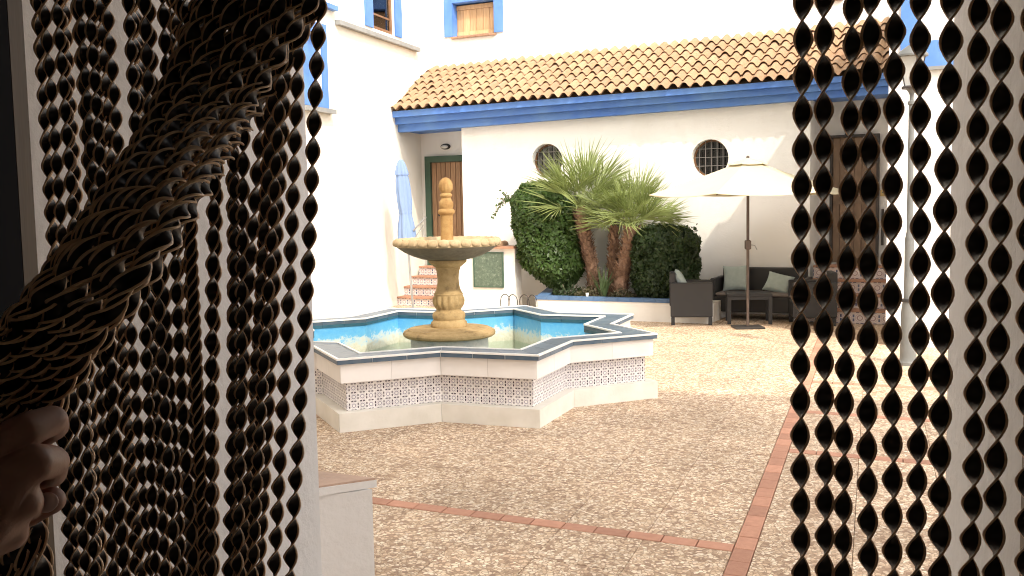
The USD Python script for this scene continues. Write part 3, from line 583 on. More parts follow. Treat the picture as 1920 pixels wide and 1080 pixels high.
# ------------------------------------------------------------------ star pool
sp = thing('star_pool', 'eight-pointed star pool with patterned tile sides and blue-grey coping', 'pool', (SC[0], SC[1], 0))
def ring_pieces(name, o0, o1, z0, z1, n, gap, mat, parent=sp):
    a, b = star_pts(o0), star_pts(o1)
    for k in range(16):
        k2 = (k + 1) % 16
        for i in range(n):
            t0, t1 = i / n, (i + 1) / n; ln = np.linalg.norm(a[k2] - a[k]); g = gap / ln
            t0, t1 = t0 + g, t1 - g
            p = [a[k] + (a[k2] - a[k]) * t0, a[k] + (a[k2] - a[k]) * t1, b[k] + (b[k2] - b[k]) * t1, b[k] + (b[k2] - b[k]) * t0]
            part(name, hexa([[*x, z0] for x in p] + [[*x, z1] for x in p]), mat, parent)
def ring(o0, o1, z0, z1): return prism_ring(star_pts(o0), star_pts(o1), z0, z1)
def prism_ring(a, b, z0, z1):
    m = trimesh.creation.extrude_polygon(Polygon(a, [b[::-1]]), z1 - z0, engine='earcut'); v = np.array(m.vertices); v[:, 2] += z0; return v, np.array(m.faces)
part('pool_wall', ring(0.096, 0.262, 0, 0.572), M['pool'], sp)
part('floor', prism(star_pts(0.2), 0.03, 0.07), M['pool'], sp)
ring_pieces('plinth_slab', 0.0, 0.094, 0.0, 0.16, 1, 0.0015, M['plinth'])
part('plinth_joint', ring(0.004, 0.092, 0.0, 0.154), M['grout'], sp)
ring_pieces('fascia_slab', 0.03, 0.094, 0.41, 0.572, 2, 0.0015, M['fascia'])
part('fascia_joint', ring(0.034, 0.092, 0.414, 0.570), M['grout'], sp)
ring_pieces('coping_tile', 0.0, 0.27, 0.5725, 0.616, 3, 0.0025, M['coping_blue'])
part('coping_joint', ring(0.004, 0.266, 0.5735, 0.612), M['trim'], sp)
ring_pieces('edge_trim', -0.004, 0.021, 0.609, 0.624, 1, 0.0, M['trim'])
ring_pieces('edge_trim', 0.251, 0.275, 0.609, 0.624, 1, 0.0, M['trim'])
ring_pieces('waterline_tile', 0.2615, 0.270, 0.54, 0.5715, 3, 0.002, M['waterline'])
TS = 0.075; a_ = star_pts(0.090); b_ = star_pts(0.0955); back = []; backuv = []
part('tile_joint', ring(0.0925, 0.0955, 0.16, 0.41), M['fascia'], sp)
for k in range(16):
    p0, p1 = a_[k], a_[(k + 1) % 16]; e = p1 - p0; ln = np.linalg.norm(e); e /= ln; nrm = np.array([e[1], -e[0]])
    front = nrm @ (-(p0 + p1) / 2) > 0
    fr = lambda a, b, c: np.array([*(p0 + e * a - nrm * 0.0028 + nrm * b), c])
    n = int(ln / TS); s0 = (ln - n * TS) if k % 2 == 0 else 0.0
    spans = [(s0 + i * TS, s0 + (i + 1) * TS, 0, 1) for i in range(n)]
    rem = ln - n * TS
    if rem > 0.008: spans.append((0.0, rem, 1 - rem / TS, 1) if k % 2 == 0 else (n * TS, ln, 0, rem / TS))
    for (x0, x1, U0, U1) in spans:
        for r in range(4):
            c0, c1 = 0.163 + r * TS, min(0.163 + (r + 1) * TS, 0.409)
            (v, f), uv = uvquad(fr, x0 + 0.0007, x1 - 0.0007, 0.0, 0.0028, c0 + 0.0007, c1 - 0.0007)
            uv = np.stack([U0 + uv[:, 0] * (U1 - U0), uv[:, 1] * (c1 - c0) / TS], 1)
            if front and used.get((str(sp.GetPath()), 'tile'), 0) < 300: part('tile', (v, f), M['azulejo'], sp, uv=uv)
            else: back.append((v, f)); backuv.append(uv)
part('rear_tiles', merge(back), M['azulejo'], sp, uv=np.vstack(backuv), kind='stuff')
wtr = part('water', (np.array([[*p, 0.24] for p in star_pts(0.2625)] + [[SC[0], SC[1], 0.24]]), np.array([[k, (k + 1) % 16, 16] for k in range(16)])), M['water']); tag(wtr, kind='structure')

# ------------------------------------------------------------------ stone fountain
FT = (SC[0], SC[1], 0)
sf = thing('stone_fountain', 'tan stone fountain with scalloped basin and acorn finial in the star pool', 'fountain', FT)
part('drum', lathe([(0.40, 0.06), (0.40, 0.53)], 40, FT), M['drum'], sf, smooth=40)
part('base_disc', lathe([(0.0, 0.525), (0.40, 0.525), (0.45, 0.53), (0.472, 0.545), (0.478, 0.565), (0.470, 0.585), (0.45, 0.597), (0.43, 0.60), (0.42, 0.612), (0.32, 0.618), (0.30, 0.628), (0.0, 0.628)], 64, FT), M['stone'], sf, smooth=35)
def flute(n, d, z0, z1):
    def f(r, z, th):
        w = np.clip(min((z - z0) / 0.03, (z1 - z) / 0.03), 0, 1); return r * (1 - w * d * (1 - np.abs(np.cos(n / 2 * th))) ** 1.0)
    return f
ped = [(0.0, 0.629), (0.185, 0.629), (0.19, 0.645), (0.185, 0.675), (0.168, 0.69), (0.160, 0.705), (0.168, 0.722), (0.170, 0.75), (0.160, 0.775), (0.140, 0.785), (0.128, 0.80), (0.130, 0.815), (0.147, 0.835), (0.160, 0.86), (0.166, 0.89), (0.163, 0.92), (0.150, 0.945),
       (0.146, 0.955), (0.150, 0.965), (0.138, 0.985), (0.122, 1.02), (0.112, 1.07), (0.110, 1.12), (0.113, 1.17), (0.120, 1.21), (0.128, 1.225), (0.128, 1.24), (0.142, 1.25), (0.165, 1.268), (0.185, 1.285), (0.195, 1.295), (0.195, 1.315), (0.0, 1.316)]
part('pedestal', lathe(ped, 96, FT, flute(14, 0.16, 0.825, 0.95)), M['stone'], sf, smooth=50)
def scal(r, z, th): return r + (0.034 * np.abs(np.cos(14 * th)) ** 0.8 - 0.020 if z > 1.457 and r > 0.50 else 0)
bas = [(0.0, 1.317), (0.18, 1.317), (0.26, 1.328), (0.36, 1.362), (0.44, 1.402), (0.495, 1.44), (0.515, 1.456), (0.532, 1.462), (0.548, 1.475), (0.558, 1.495), (0.556, 1.515), (0.54, 1.532), (0.515, 1.538), (0.49, 1.532), (0.45, 1.49), (0.36, 1.44), (0.2, 1.41), (0.0, 1.40)]
part('bowl', lathe(bas[:7], 96, FT), M['stone_bowl_shaded'], sf, smooth=50); part('basin_rim', lathe([(0.515, 1.456), (0.528, 1.462), (0.535, 1.50), (0.52, 1.528)] + bas[12:], 96, FT), M['stone_pale'], sf, smooth=50)
_ic = trimesh.creation.icosphere(2)
for k in range(30):
    a = (k + 0.5) * 2 * math.pi / 30; e = np.array(_ic.vertices) * [0.034, 0.0575, 0.040]; e[:, 2] -= 0.25 * np.maximum(e[:, 0], 0)
    v = np.stack([SC[0] + (0.522 + e[:, 0]) * math.cos(a) - e[:, 1] * math.sin(a), SC[1] + (0.522 + e[:, 0]) * math.sin(a) + e[:, 1] * math.cos(a), 1.502 + e[:, 2]], 1); part('scallop', (v, np.array(_ic.faces)), M['stone_pale'], sf, smooth=True)
fin = [(0.11, 1.405), (0.11, 1.43), (0.085, 1.45), (0.074, 1.50), (0.070, 1.56), (0.068, 1.70), (0.072, 1.775), (0.086, 1.785), (0.094, 1.80), (0.094, 1.815), (0.082, 1.828), (0.070, 1.838), (0.078, 1.86), (0.080, 1.885), (0.074, 1.91), (0.058, 1.935), (0.053, 1.95),
       (0.062, 1.958), (0.068, 1.968), (0.068, 1.982), (0.060, 1.99), (0.050, 1.998), (0.058, 2.01), (0.074, 2.03), (0.080, 2.058), (0.077, 2.09), (0.064, 2.12), (0.042, 2.143), (0.018, 2.154), (0.0, 2.156)]
fin = [(r * 0.92 if z > 1.45 else r, z) for r, z in fin]
part('finial', lathe(fin, 80, FT, flute(12, 0.14, 2.012, 2.10)), M['stone_ochre'], sf, smooth=45)

# ------------------------------------------------------------------ vegetation
def leaves(P, N, size, aspect=0.5, jit=0.7, r=rng):
    n = len(P); N = N + r.normal(0, jit, (n, 3)); N /= np.linalg.norm(N, axis=1, keepdims=True)
    a = r.normal(0, 1, (n, 3)) + [0, 0, -0.9]; a -= N * (a * N).sum(1, keepdims=True); a /= np.linalg.norm(a, axis=1, keepdims=True); b = np.cross(N, a)
    s = size * r.uniform(0.65, 1.25, (n, 1)); V = np.stack([P - a * s * 0.5, P + b * s * aspect * 0.5 - N * s * 0.06, P + a * s * 0.5 - N * s * 0.12, P - b * s * aspect * 0.5 - N * s * 0.06], 1).reshape(-1, 3)
    k = np.arange(n)[:, None] * 4; return V, np.vstack([k + [0, 1, 2], k + [0, 2, 3]])
def topiary(name, label, c, zs, rad, trunk, mat, n, size, lean):
    t = thing(name, label, 'bush', (c[0], c[1], 0.3)); r = np.random.default_rng(len(label))
    z0, z1 = zs; h = r.uniform(0, 1, n); th = r.uniform(0, 2 * np.pi, n); f = rad(h)
    bump = 1 + 0.11 * (meshkit.fbm(np.stack([np.cos(th) * 2, np.sin(th) * 2, h * 5], 1) * 1.3, 3) - 0.5) * 2
    rr = f * bump * (1 - 0.22 * r.uniform(0, 1, n) ** 2.2); xy = np.asarray(c[:2]) + np.asarray(lean) * (1 - h[:, None]) ** 2
    P = np.stack([xy[:, 0] + rr * np.cos(th), xy[:, 1] + rr * np.sin(th), z0 + (z1 - z0) * h], 1)
    N = np.stack([np.cos(th), np.sin(th), 0.5 + 0 * th], 1)
    m = int(n * 0.12); q = r.uniform(0, 1, m) ** 0.5; t2 = r.uniform(0, 2 * np.pi, m); ft = rad(np.array([0.97]))[0]
    Pt = np.stack([c[0] + ft * q * np.cos(t2), c[1] + ft * q * np.sin(t2), z1 - 0.02 + 0.05 * (1 - q) + r.normal(0, 0.02, m)], 1); Nt = np.tile([0, 0, 1.0], (m, 1)) + 0
    part('crown', leaves(np.vstack([P, Pt]), np.vstack([N, Nt]), size, 0.5, 0.6, r), mat, t)
    part('trunk', tube(trunk, [0.035, 0.03, 0.025], 8), M['twig'], t)
    return t, r
bl, r_ = topiary('clipped_bush', 'tall clipped leafy bush with narrow foot left of the palms', W(-3.50, 0.72, 0), (0.42, 2.16), lambda h: 0.54 * np.clip((h + 0.02) / 0.24, 0, 1) ** 0.6 * np.clip((1.03 - h) / 0.15, 0, 1) ** 0.42, [W(-3.27, 0.72, 0.28), W(-3.3, 0.72, 0.5), W(-3.4, 0.72, 0.9)], M['ficus'], 10500, 0.10, (WU * 0.34)[:2])
for k in range(5):
    p0 = W(-4.0, 0.7, 1.75 + 0.09 * k); p1 = W(-4.25 - 0.05 * k, 0.72, 1.95 - 0.11 * k + 0.1); sg = spline([p0, (p0 + p1) / 2 + [0, 0, 0.05], p1], 10)
    part('twig', tube(sg, 0.004, 5), M['twig'], bl); part('twig_leaves', leaves(np.repeat(sg[3:], 3, 0) + r_.normal(0, 0.02, (21, 3)), np.tile(WV, (21, 1)), 0.06, 0.5, 0.7, r_), M['ficus'], bl)
br, r_ = topiary('rounded_bush', 'broad rounded bush right of the palms behind the armchair', W(-1.33, 0.72, 0), (0.34, 1.42), lambda h: 0.54 * np.clip((h + 0.25) / 0.4, 0, 1) ** 0.5 * np.clip((1.08 - h) / 0.22, 0, 1) ** 0.5, [W(-1.33, 0.72, 0.28), W(-1.33, 0.72, 0.5), W(-1.33, 0.72, 0.8)], M['ficus_dark'], 9500, 0.095, (0, 0))
for k in range(12):
    a = r_.uniform(0, 6.28); p0 = W(-1.33 + 0.42 * math.cos(a), 0.72 + 0.42 * math.sin(a), 1.3); p1 = p0 + [0.12 * math.cos(a), 0.12 * math.sin(a), r_.uniform(0.08, 0.2)]; sg = spline([p0, (p0 + p1) / 2 + [0, 0, 0.03], p1], 6)
    part('shoot', leaves(np.repeat(sg, 3, 0) + r_.normal(0, 0.02, (18, 3)), np.tile([0, 0, 1.0], (18, 1)), 0.06, 0.5, 0.7, r_), M['ficus_dark'], br)
def frond(base, dirv, plen, flen, nl, r, droop=0.25, spread=118):
    dirv = dirv / np.linalg.norm(dirv); side = np.cross(dirv, [0, 0, 1.0]); side /= np.linalg.norm(side) + 1e-9; up = np.cross(side, dirv)
    tip = base + dirv * plen - np.array([0, 0, 0.10 * plen]); pet = spline([base, base + dirv * plen * 0.5 + [0, 0, 0.02], tip], 5); ms = [tube(pet, [0.012, 0.010, 0.008, 0.007, 0.006], 5)]
    d2 = (tip - pet[-2]); d2 /= np.linalg.norm(d2); tw = r.uniform(-0.7, 0.7); s2 = side * math.cos(tw) + up * math.sin(tw); n2 = np.cross(s2, d2); V, F = [], []
    for k in range(nl):
        a = math.radians((k / (nl - 1) - 0.5) * 2 * spread * 0.50 + r.normal(0, 2)); L_ = flen * (0.72 + 0.28 * math.cos(a * 0.8)) * r.uniform(0.88, 1.08)
        dd = d2 * math.cos(a) + s2 * math.sin(a) + n2 * r.normal(0.10, 0.07) + np.array([0, 0, 0.22]); dd /= np.linalg.norm(dd); pp = np.cross(n2, dd); w = 0.0095
        o = tip; m1 = o + dd * L_ * 0.5; m2 = o + dd * L_ + np.array([0, 0, -droop * L_ * r.uniform(0.3, 1.1) * 0.6]); nn = n2 * 0.006
        i = len(V); V += [o - pp * w * 0.35, o + nn * 0.5, o + pp * w * 0.35, m1 - pp * w - nn, m1 + nn, m1 + pp * w - nn, m2]
        F += [[i, i + 1, i + 4], [i, i + 4, i + 3], [i + 1, i + 2, i + 5], [i + 1, i + 5, i + 4], [i + 3, i + 4, i + 6], [i + 4, i + 5, i + 6]]
    ms.append((np.array(V), np.array(F))); return merge(ms)
def palm(label, path, r0, r1, nf, plen, flen, seed, bias=(0, 0)):
    t = thing('fan_palm', label, 'palm tree', path[0]); r = np.random.default_rng(seed); c = spline(path, 26); rad = np.linspace(r0, r1, 26)
    part('trunk', tube(c, rad * 0.86, 12), M['bark'], t, smooth=60); sc = []
    for i in range(260):
        k = r.uniform(0, 24.5); p = c[int(k)] + (c[int(k) + 1] - c[int(k)]) * (k % 1); a = r.uniform(0, 6.283); o = np.array([math.cos(a), math.sin(a), 0]); rr = rad[int(k)]; tn = np.array([-o[1], o[0], 0]); w = r.uniform(0.022, 0.04); h = r.uniform(0.05, 0.09)
        b0 = p + o * rr * 0.82; tp = p + o * (rr * 1.10 + r.uniform(0.005, 0.04)) + [0, 0, h]
        v = np.array([b0 - tn * w, b0 + tn * w, tp + tn * w * 0.45, tp - tn * w * 0.45, tp - o * 0.03 - [0, 0, 0.02]]); sc.append((v, np.array([[0, 1, 2], [0, 2, 3], [3, 2, 4], [0, 3, 4], [1, 4, 2]])))
    part('leaf_stubs', merge(sc), M['stub'], t, kind='stuff'); top = c[-1]
    for i in range(nf):
        el = math.asin(np.clip(1 - 0.86 * (i + 0.5) / nf + r.normal(0, 0.05), -0.1, 0.97)); az = i * 2.39996 + r.normal(0, 0.2); d = np.array([math.cos(az) * math.cos(el) + bias[0], math.sin(az) * math.cos(el) + bias[1], math.sin(el)])
        part('frond', frond(top + [0, 0, r.uniform(-0.05, 0.05)], d, plen * r.uniform(0.75, 1.15), flen * r.uniform(0.85, 1.1), 17, r, 0.2 + 0.3 * (el < 0.2)), M['palm'], t)
palm('left fan palm with leaning trunk and the higher crown', [W(-2.60, 0.70, 0.27), W(-2.62, 0.7, 0.75), W(-2.74, 0.7, 1.3), W(-2.80, 0.7, 1.76)], 0.105, 0.12, 36, 0.48, 0.84, 5)
palm('right fan palm with thick upright trunk beside the round bush', [W(-2.05, 0.85, 0.27), W(-2.03, 0.85, 0.7), W(-1.92, 0.85, 1.1), W(-1.86, 0.85, 1.46)], 0.14, 0.125, 30, 0.44, 0.72, 11, (0.10, -0.05))
palm('thin middle fan palm partly hidden behind the right palm', [W(-2.33, 0.50, 0.27), W(-2.32, 0.50, 0.7), W(-2.31, 0.48, 1.1), W(-2.30, 0.45, 1.45)], 0.085, 0.08, 14, 0.42, 0.48, 23)
def spiky(label, c, n, h, mat, seed):
    r = np.random.default_rng(seed); t = thing('spiky_plant', label, 'plant', c)
    for i in range(n):
        a = r.uniform(0, 6.28); o = np.array([math.cos(a), math.sin(a), 0]); tn = np.array([-o[1], o[0], 0]); w = 0.022; hh = h * r.uniform(0.6, 1.1); b = np.asarray(c) + o * 0.03; m = b + o * 0.07 + [0, 0, hh * 0.55]; e = b + o * r.uniform(0.1, 0.28) + [0, 0, hh]
        part('leaf', (np.array([b - tn * w * 0.7, b + tn * w * 0.7, m + tn * w, m - tn * w, e]), np.array([[0, 1, 2], [0, 2, 3], [3, 2, 4]])), mat, t)
spiky('upright pale sword-leaved plant between the palm trunks', W(-2.28, 1.08, 0.28), 18, 0.56, M['agave'], 3)
def lowshrub(label, c, rad, h, mat, seed, n=420):
    r = np.random.default_rng(seed); th, q, zz = r.uniform(0, 6.28, n), r.uniform(0, 1, n) ** 0.5, r.uniform(0, 1, n); P = np.stack([c[0] + rad * q * np.cos(th), c[1] + rad * q * np.sin(th), c[2] + h * zz * (1 - 0.6 * q)], 1)
    t = thing('low_shrub', label, 'plant', c); part('foliage', leaves(P, np.stack([np.cos(th), np.sin(th), 0.8 + 0 * th], 1), 0.06, 0.5, 0.8, r), mat, t); part('stem', merge([tube([c, c + [0.3 * rad * math.cos(a), 0.3 * rad * math.sin(a), h * 0.3], c + [0.6 * rad * math.cos(a), 0.6 * rad * math.sin(a), h * 0.7]], 0.006, 5) for a in (0, 1.3, 2.5, 4.1, 5.2)]), M['twig'], t)
lowshrub('low dark green shrub between the tall bush and the left palm', W(-2.95, 0.95, 0.28), 0.27, 0.34, M['ficus_dark'], 1)
lowshrub('low reddish plant at the foot of the left palm trunk', W(-2.5, 1.12, 0.28), 0.27, 0.27, M['shrub'], 2)
lowshrub('low reddish plant at the foot of the right palm trunk', W(-1.95, 1.12, 0.28), 0.24, 0.22, M['shrub'], 4)
hf = thing('hoop_fence', 'row of small dark wire hoops in front of the low white wall', 'border fence', W(-3.6, 1.6, 0))
for k in range(4):
    c = -3.80 + k * 0.15 + (0.05 if k > 1 else 0); part('hoop', tube([W(c + 0.085 * math.cos(a), 1.6 + 0.02 * (k % 2), 0.26 + 0.12 * math.sin(a)) if a is not None else 0 for a in np.linspace(0, math.pi, 12)], 0.008, 6), M['dark_metal'], hf)
    part('hoop_leg', merge([tube([W(c + s * 0.085, 1.6 + 0.02 * (k % 2), 0.0), W(c + s * 0.085, 1.6 + 0.02 * (k % 2), 0.13), W(c + s * 0.085, 1.6 + 0.02 * (k % 2), 0.262)], 0.008, 6) for s in (-1, 1)]), M['dark_metal'], hf)

# ------------------------------------------------------------------ parasols
def hexring(r, z, rot=0.0, n=6): return [(r * math.cos(rot + k * 2 * math.pi / n), r * math.sin(rot + k * 2 * math.pi / n), z) for k in range(n)]
UB = at_depth(1402, 614.5, 14.47); UB[2] = 0
pa = thing('parasol', 'open cream parasol on a dark pole in front of the low table', 'parasol', UB)
def canopy(r0, z0, r1, z1, sag, rows=8, sub=6, n=6, rot=0.0, th=0.008):
    V = []
    for i in range(rows + 1):
        t = i / rows; r = r0 + (r1 - r0) * t; z = z0 + (z1 - z0) * t ** 0.92
        for k in range(n):
            a, b = np.array(hexring(r, 0, rot, n)[k]), np.array(hexring(r, 0, rot, n)[(k + 1) % n])
            for s in range(sub):
                q = s / sub; p = a + (b - a) * q; V.append([p[0], p[1], z - sag * t * 4 * q * (1 - q)])
    V = np.array(V); m = n * sub; F = [[i * m + j, (i + 1) * m + j, (i + 1) * m + (j + 1) % m, i * m + (j + 1) % m] for i in range(rows) for j in range(m)]
    F = np.array(F); k = len(V); V2 = np.vstack([V, V - [0, 0, th]]); E_ = [[rows * m + j, k + rows * m + j, k + rows * m + (j + 1) % m, rows * m + (j + 1) % m] for j in range(m)]
    return V2, np.vstack([F, F[:, ::-1] + k, E_])
v, f = canopy(0.16, 2.385, 1.42, 1.955, 0.04); part('canopy', (v + UB, f), M['canvas'], pa, smooth=20)
v, f = canopy(0.02, 2.455, 0.30, 2.37, 0.01, 3); part('vent_cap', (v + UB, f), M['canvas'], pa, smooth=20)
part('pole', tube([UB + [0, 0, z] for z in (0.03, 0.8, 1.6, 2.43)], 0.021, 10), M['pole'], pa, smooth=True)
part('crank_housing', bevbox(0.075, 0.09, 0.14, 0.015, UB + [0, 0, 1.14]), M['pole'], pa); part('crank_handle', tube([UB + [0.03, -0.03, 1.21], UB + [0.09, -0.05, 1.20], UB + [0.12, -0.05, 1.14]], 0.008, 6), M['metal_grey'], pa)
for p in hexring(1.39, 1.945): part('rib', tube([UB + [0, 0, 2.30], UB + np.array([p[0] * 0.5, p[1] * 0.5, 2.145]), UB + np.array(p) - [0, 0, 0.012]], 0.008, 5), M['pole'], pa)
part('base', bevbox(0.42, 0.36, 0.025, 0.006, UB + [0, 0, 0.003]), M['dark_metal'], pa)
part('finial', lathe([(0.0, 2.49), (0.02, 2.48), (0.025, 2.465), (0.02, 2.44)], 10, UB), M['pole'], pa, smooth=True)
fb = at_depth(775, 590, 17.75); fb[2] = 0; ft_ = at_depth(752, 303, 17.75)
fu = thing('folded_parasol', 'folded pale blue parasol leaning against the sunlit left wall', 'parasol', fb)
ax = lambda z: fb + (ft_ - fb) * (z / ft_[2])
part('pole', tube([ax(z) for z in (0.0, 0.6, 1.4, 2.5)], 0.02, 8), M['metal_grey'], fu, smooth=True)
def folded(zs, rs, n=60):
    V = []
    for i, (z, r) in enumerate(zip(zs, rs)):
        th = np.arange(n) / n * 2 * np.pi; rr = r * (0.80 + 0.20 * np.abs(np.sin(th * 4 + 0.5 * math.sin(z * 3.0))) + 0.06 * np.sin(th * 3 + z * 4)); V.append(ax(z) + np.stack([rr * np.cos(th), rr * np.sin(th), 0 * th], 1))
    F = [[i * n + j, i * n + (j + 1) % n, (i + 1) * n + (j + 1) % n, (i + 1) * n + j] for i in range(len(zs) - 1) for j in range(n)]
    return np.vstack(V), np.array(F)
part('canopy', folded([1.24, 1.26, 1.40, 1.55, 1.68, 1.74, 1.80, 1.95, 2.15, 2.32, 2.45, 2.50], [0.17, 0.172, 0.165, 0.145, 0.118, 0.112, 0.128, 0.14, 0.138, 0.122, 0.10, 0.09]), M['blue_cloth'], fu, smooth=True)
part('cap', folded([2.40, 2.44, 2.52, 2.60, 2.66, 2.68], [0.125, 0.122, 0.10, 0.075, 0.04, 0.0]), M['blue_cloth'], fu, smooth=True)
part('tie', folded([1.71, 1.73, 1.75, 1.77], [0.114, 0.122, 0.122, 0.116]), M['blue_cloth'], fu, smooth=True)
part('crank', merge([tube([ax(1.3) + [0.12, -0.08, 0.12], ax(1.4) + [0.22, -0.1, 0.12], ax(1.5) + [0.36, -0.1, 0.16]], 0.016, 6), tube([ax(1.2) + [0.14, -0.1, 0.1], ax(1.3) + [0.22, -0.1, 0.1], ax(1.4) + [0.30, -0.1, 0.12]], 0.008, 6)]), M['metal_grey'], fu)
part('base', lathe([(0, 0.05), (0.16, 0.045), (0.2, 0.01), (0.2, 0.003)], 24, fb), M['concrete'], fu, smooth=40)

# ------------------------------------------------------------------ garden furniture (built at the origin, facing +x)
def seat(name, label, at, rotz, width, group=None):
    t = thing(name, label, 'armchair' if width < 1 else 'sofa', at, rotz, group); h = width / 2
    P = lambda n, m, mat: part(n, m, mat, t)
    P('backrest', (lambda v, f: (v + np.array([0.10 - 0.06, 0, 0]) , f))(*vf(bevbox(0.09, width - 0.14, 0.50, 0.015, (-0.32, 0, 0.28)))), M['rattan'])
    for s in (-1, 1): P('arm', bevbox(0.62, 0.075, 0.52, 0.015, (0.0, s * (h - 0.0375), 0.12)), M['rattan'])
    P('seat_base', bevbox(0.56, width - 0.152, 0.24, 0.012, (0.03, 0, 0.12)), M['rattan'])
    n = 1 if width < 1 else 2
    for k in range(n):
        w = (width - 0.16) / n; P('seat_pad', bevbox(0.52, w - 0.006, 0.055, 0.02, (0.045, -h + 0.08 + w * (k + 0.5), 0.362)), M['pad'])
    for sx in (-1, 1):
        for sy in (-1, 1): P('leg', bevbox(0.055, 0.055, 0.118, 0.006, (sx * 0.275, sy * (h - 0.04), 0.0)), M['rattan'])
    return t
def rot_of(dx, dy): return math.degrees(math.atan2(dy, dx))
nd = -(on_z(1256, 610) - on_z(1338, 610)); 
ch1 = (on_z(1256, 610) + on_z(1338, 610)) / 2; e1_ = nd / np.linalg.norm(nd); n1_ = np.array([-e1_[1], e1_[0], 0]); ch1c = ch1 + n1_ * 0.30; ch1c[2] = 0
seat('armchair', 'dark resin armchair with pale cushion left of the low table', ch1c, rot_of(e1_[0], e1_[1]), 0.60)
ch2 = (on_z(1482, 612) + on_z(1574, 612)) / 2; ch2c = ch2 + n1_ * 0.30; ch2c[2] = 0
seat('armchair', 'dark resin armchair right of the low table, half hidden by strands', ch2c, rot_of(-e1_[0], -e1_[1]), 0.60)
sofac = W(0.16, 0.55, 0); seat('sofa', 'dark resin two-seat sofa against the back wall with two pale cushions', sofac, rot_of(WV[0], WV[1]), 1.46)
tc = (on_z(1372, 609) + on_z(1441, 609)) / 2 + n1_ * 0.30; tc[2] = 0
tb = thing('low_table', 'low dark slatted garden table between armchairs and sofa', 'table', tc, rot_of(e1_[0], e1_[1]))
for k in range(5): part('slat', bevbox(0.66, 0.096, 0.03, 0.004, (0, -0.2 + k * 0.1, 0.425)), M['rattan'], tb)
part('apron', merge([bevbox(0.56, 0.03, 0.06, 0.004, (0, s * 0.22, 0.364)) for s in (-1, 1)] + [bevbox(0.03, 0.40, 0.06, 0.004, (s * 0.28, 0, 0.364)) for s in (-1, 1)]), M['rattan'], tb)
for sx in (-1, 1):
    for sy in (-1, 1): part('leg', bevbox(0.055, 0.055, 0.424, 0.004, (sx * 0.30, sy * 0.22, 0)), M['rattan'], tb)
def pillow(label, at, size, normal, roll=0.0, sy=1.0):
    n = 18; g = np.linspace(-1, 1, n); X, Y = np.meshgrid(g, g); prof = (1 - X ** 4) ** 0.5 * (1 - Y ** 4) ** 0.5; pin = 1 - 0.07 * (1 - (1 - np.abs(X) ** 6) * 1) * 0
    r2 = 1 - 0.10 * (1 - np.abs(X) ** 2) * np.abs(Y) ** 3; r3 = 1 - 0.10 * (1 - np.abs(Y) ** 2) * np.abs(X) ** 3
    normal = np.asarray(normal, float); normal /= np.linalg.norm(normal); ex = np.cross([0, 0, 1.0], normal); ex /= np.linalg.norm(ex); ey = np.cross(normal, ex); ex, ey = ex * math.cos(roll) + ey * math.sin(roll), ey * math.cos(roll) - ex * math.sin(roll)
    V = []
    for s in (1, -1):
        V.append(np.asarray(at) + (X * r3 * size / 2)[..., None] * ex + (Y * r2 * size * sy / 2)[..., None] * ey + (s * prof * size * 0.17)[..., None] * normal)
    V = np.concatenate([x.reshape(-1, 3) for x in V]); q = [[i * n + j, i * n + j + 1, (i + 1) * n + j + 1, (i + 1) * n + j] for i in range(n - 1) for j in range(n - 1)]; q = np.array(q)
    t = thing('cushion', label, 'cushion', at); part('cover', (V, np.vstack([q, q[:, ::-1] + n * n])), M['cushion'], t, smooth=True)
pillow('square pale green cushion upright at the left end of the sofa', W(-0.25, 0.50, 0.62), 0.42, WV + [0, 0, 0.35], 0.06)
pillow('pale green cushion slumped at the right end of the sofa', W(0.42, 0.52, 0.55), 0.42, WV + [0, 0, 0.6], -0.25, 0.8)
pillow('pale green cushion leaning on the back of the left armchair', ch1c - e1_ * 0.14 + [0, 0, 0.62], 0.40, e1_ + np.array([0, 0, 0.5]), 0.1)

# ------------------------------------------------------------------ street lamp
lp = on_z(1702, 684); lp[2] = 0
sl = thing('street_lamp', 'grey lamp post with a glass lantern in front of the right house', 'lamp post', lp)
part('base', lathe([(0.0, 0.0), (0.105, 0.0), (0.105, 0.035), (0.09, 0.05), (0.085, 0.10), (0.078, 0.60), (0.066, 0.70), (0.066, 0.705), (0, 0.705)], 24, lp), M['lamp_grey'], sl, smooth=40)
part('collar', lathe([(0.0, 0.706), (0.075, 0.706), (0.078, 0.72), (0.072, 0.74), (0, 0.74)], 24, lp), M['dark_metal'], sl, smooth=40)
part('post', lathe([(0.052, 0.74), (0.050, 1.40), (0.040, 1.44), (0.040, 1.46), (0.033, 1.48), (0.030, 2.86), (0.042, 2.87), (0.042, 2.90), (0.022, 2.91), (0.022, 2.97), (0.036, 3.0), (0.06, 3.035)], 20, lp), M['lamp_grey'], sl, smooth=40)
part('tray', lathe([(0.0, 3.035), (0.11, 3.036), (0.115, 3.05), (0.10, 3.066), (0.0, 3.066)], 8, lp), M['dark_metal'], sl)
part('lantern_glass', lathe([(0.075, 3.067), (0.135, 3.38)], 4, lp), M['lamp_glass'], sl)
for k in range(4):
    a = k * math.pi / 2; part('lantern_rib', tube([lp + [0.078 * math.cos(a), 0.078 * math.sin(a), 3.067], lp + [0.108 * math.cos(a), 0.108 * math.sin(a), 3.22], lp + [0.138 * math.cos(a), 0.138 * math.sin(a), 3.38]], 0.008, 5), M['dark_metal'], sl)
part('hood', lathe([(0.0, 3.38), (0.165, 3.381), (0.165, 3.40), (0.12, 3.45), (0.05, 3.50), (0.03, 3.51), (0.03, 3.53), (0.04, 3.54), (0.02, 3.56), (0, 3.565)], 24, lp), M['lamp_grey'], sl, smooth=40)

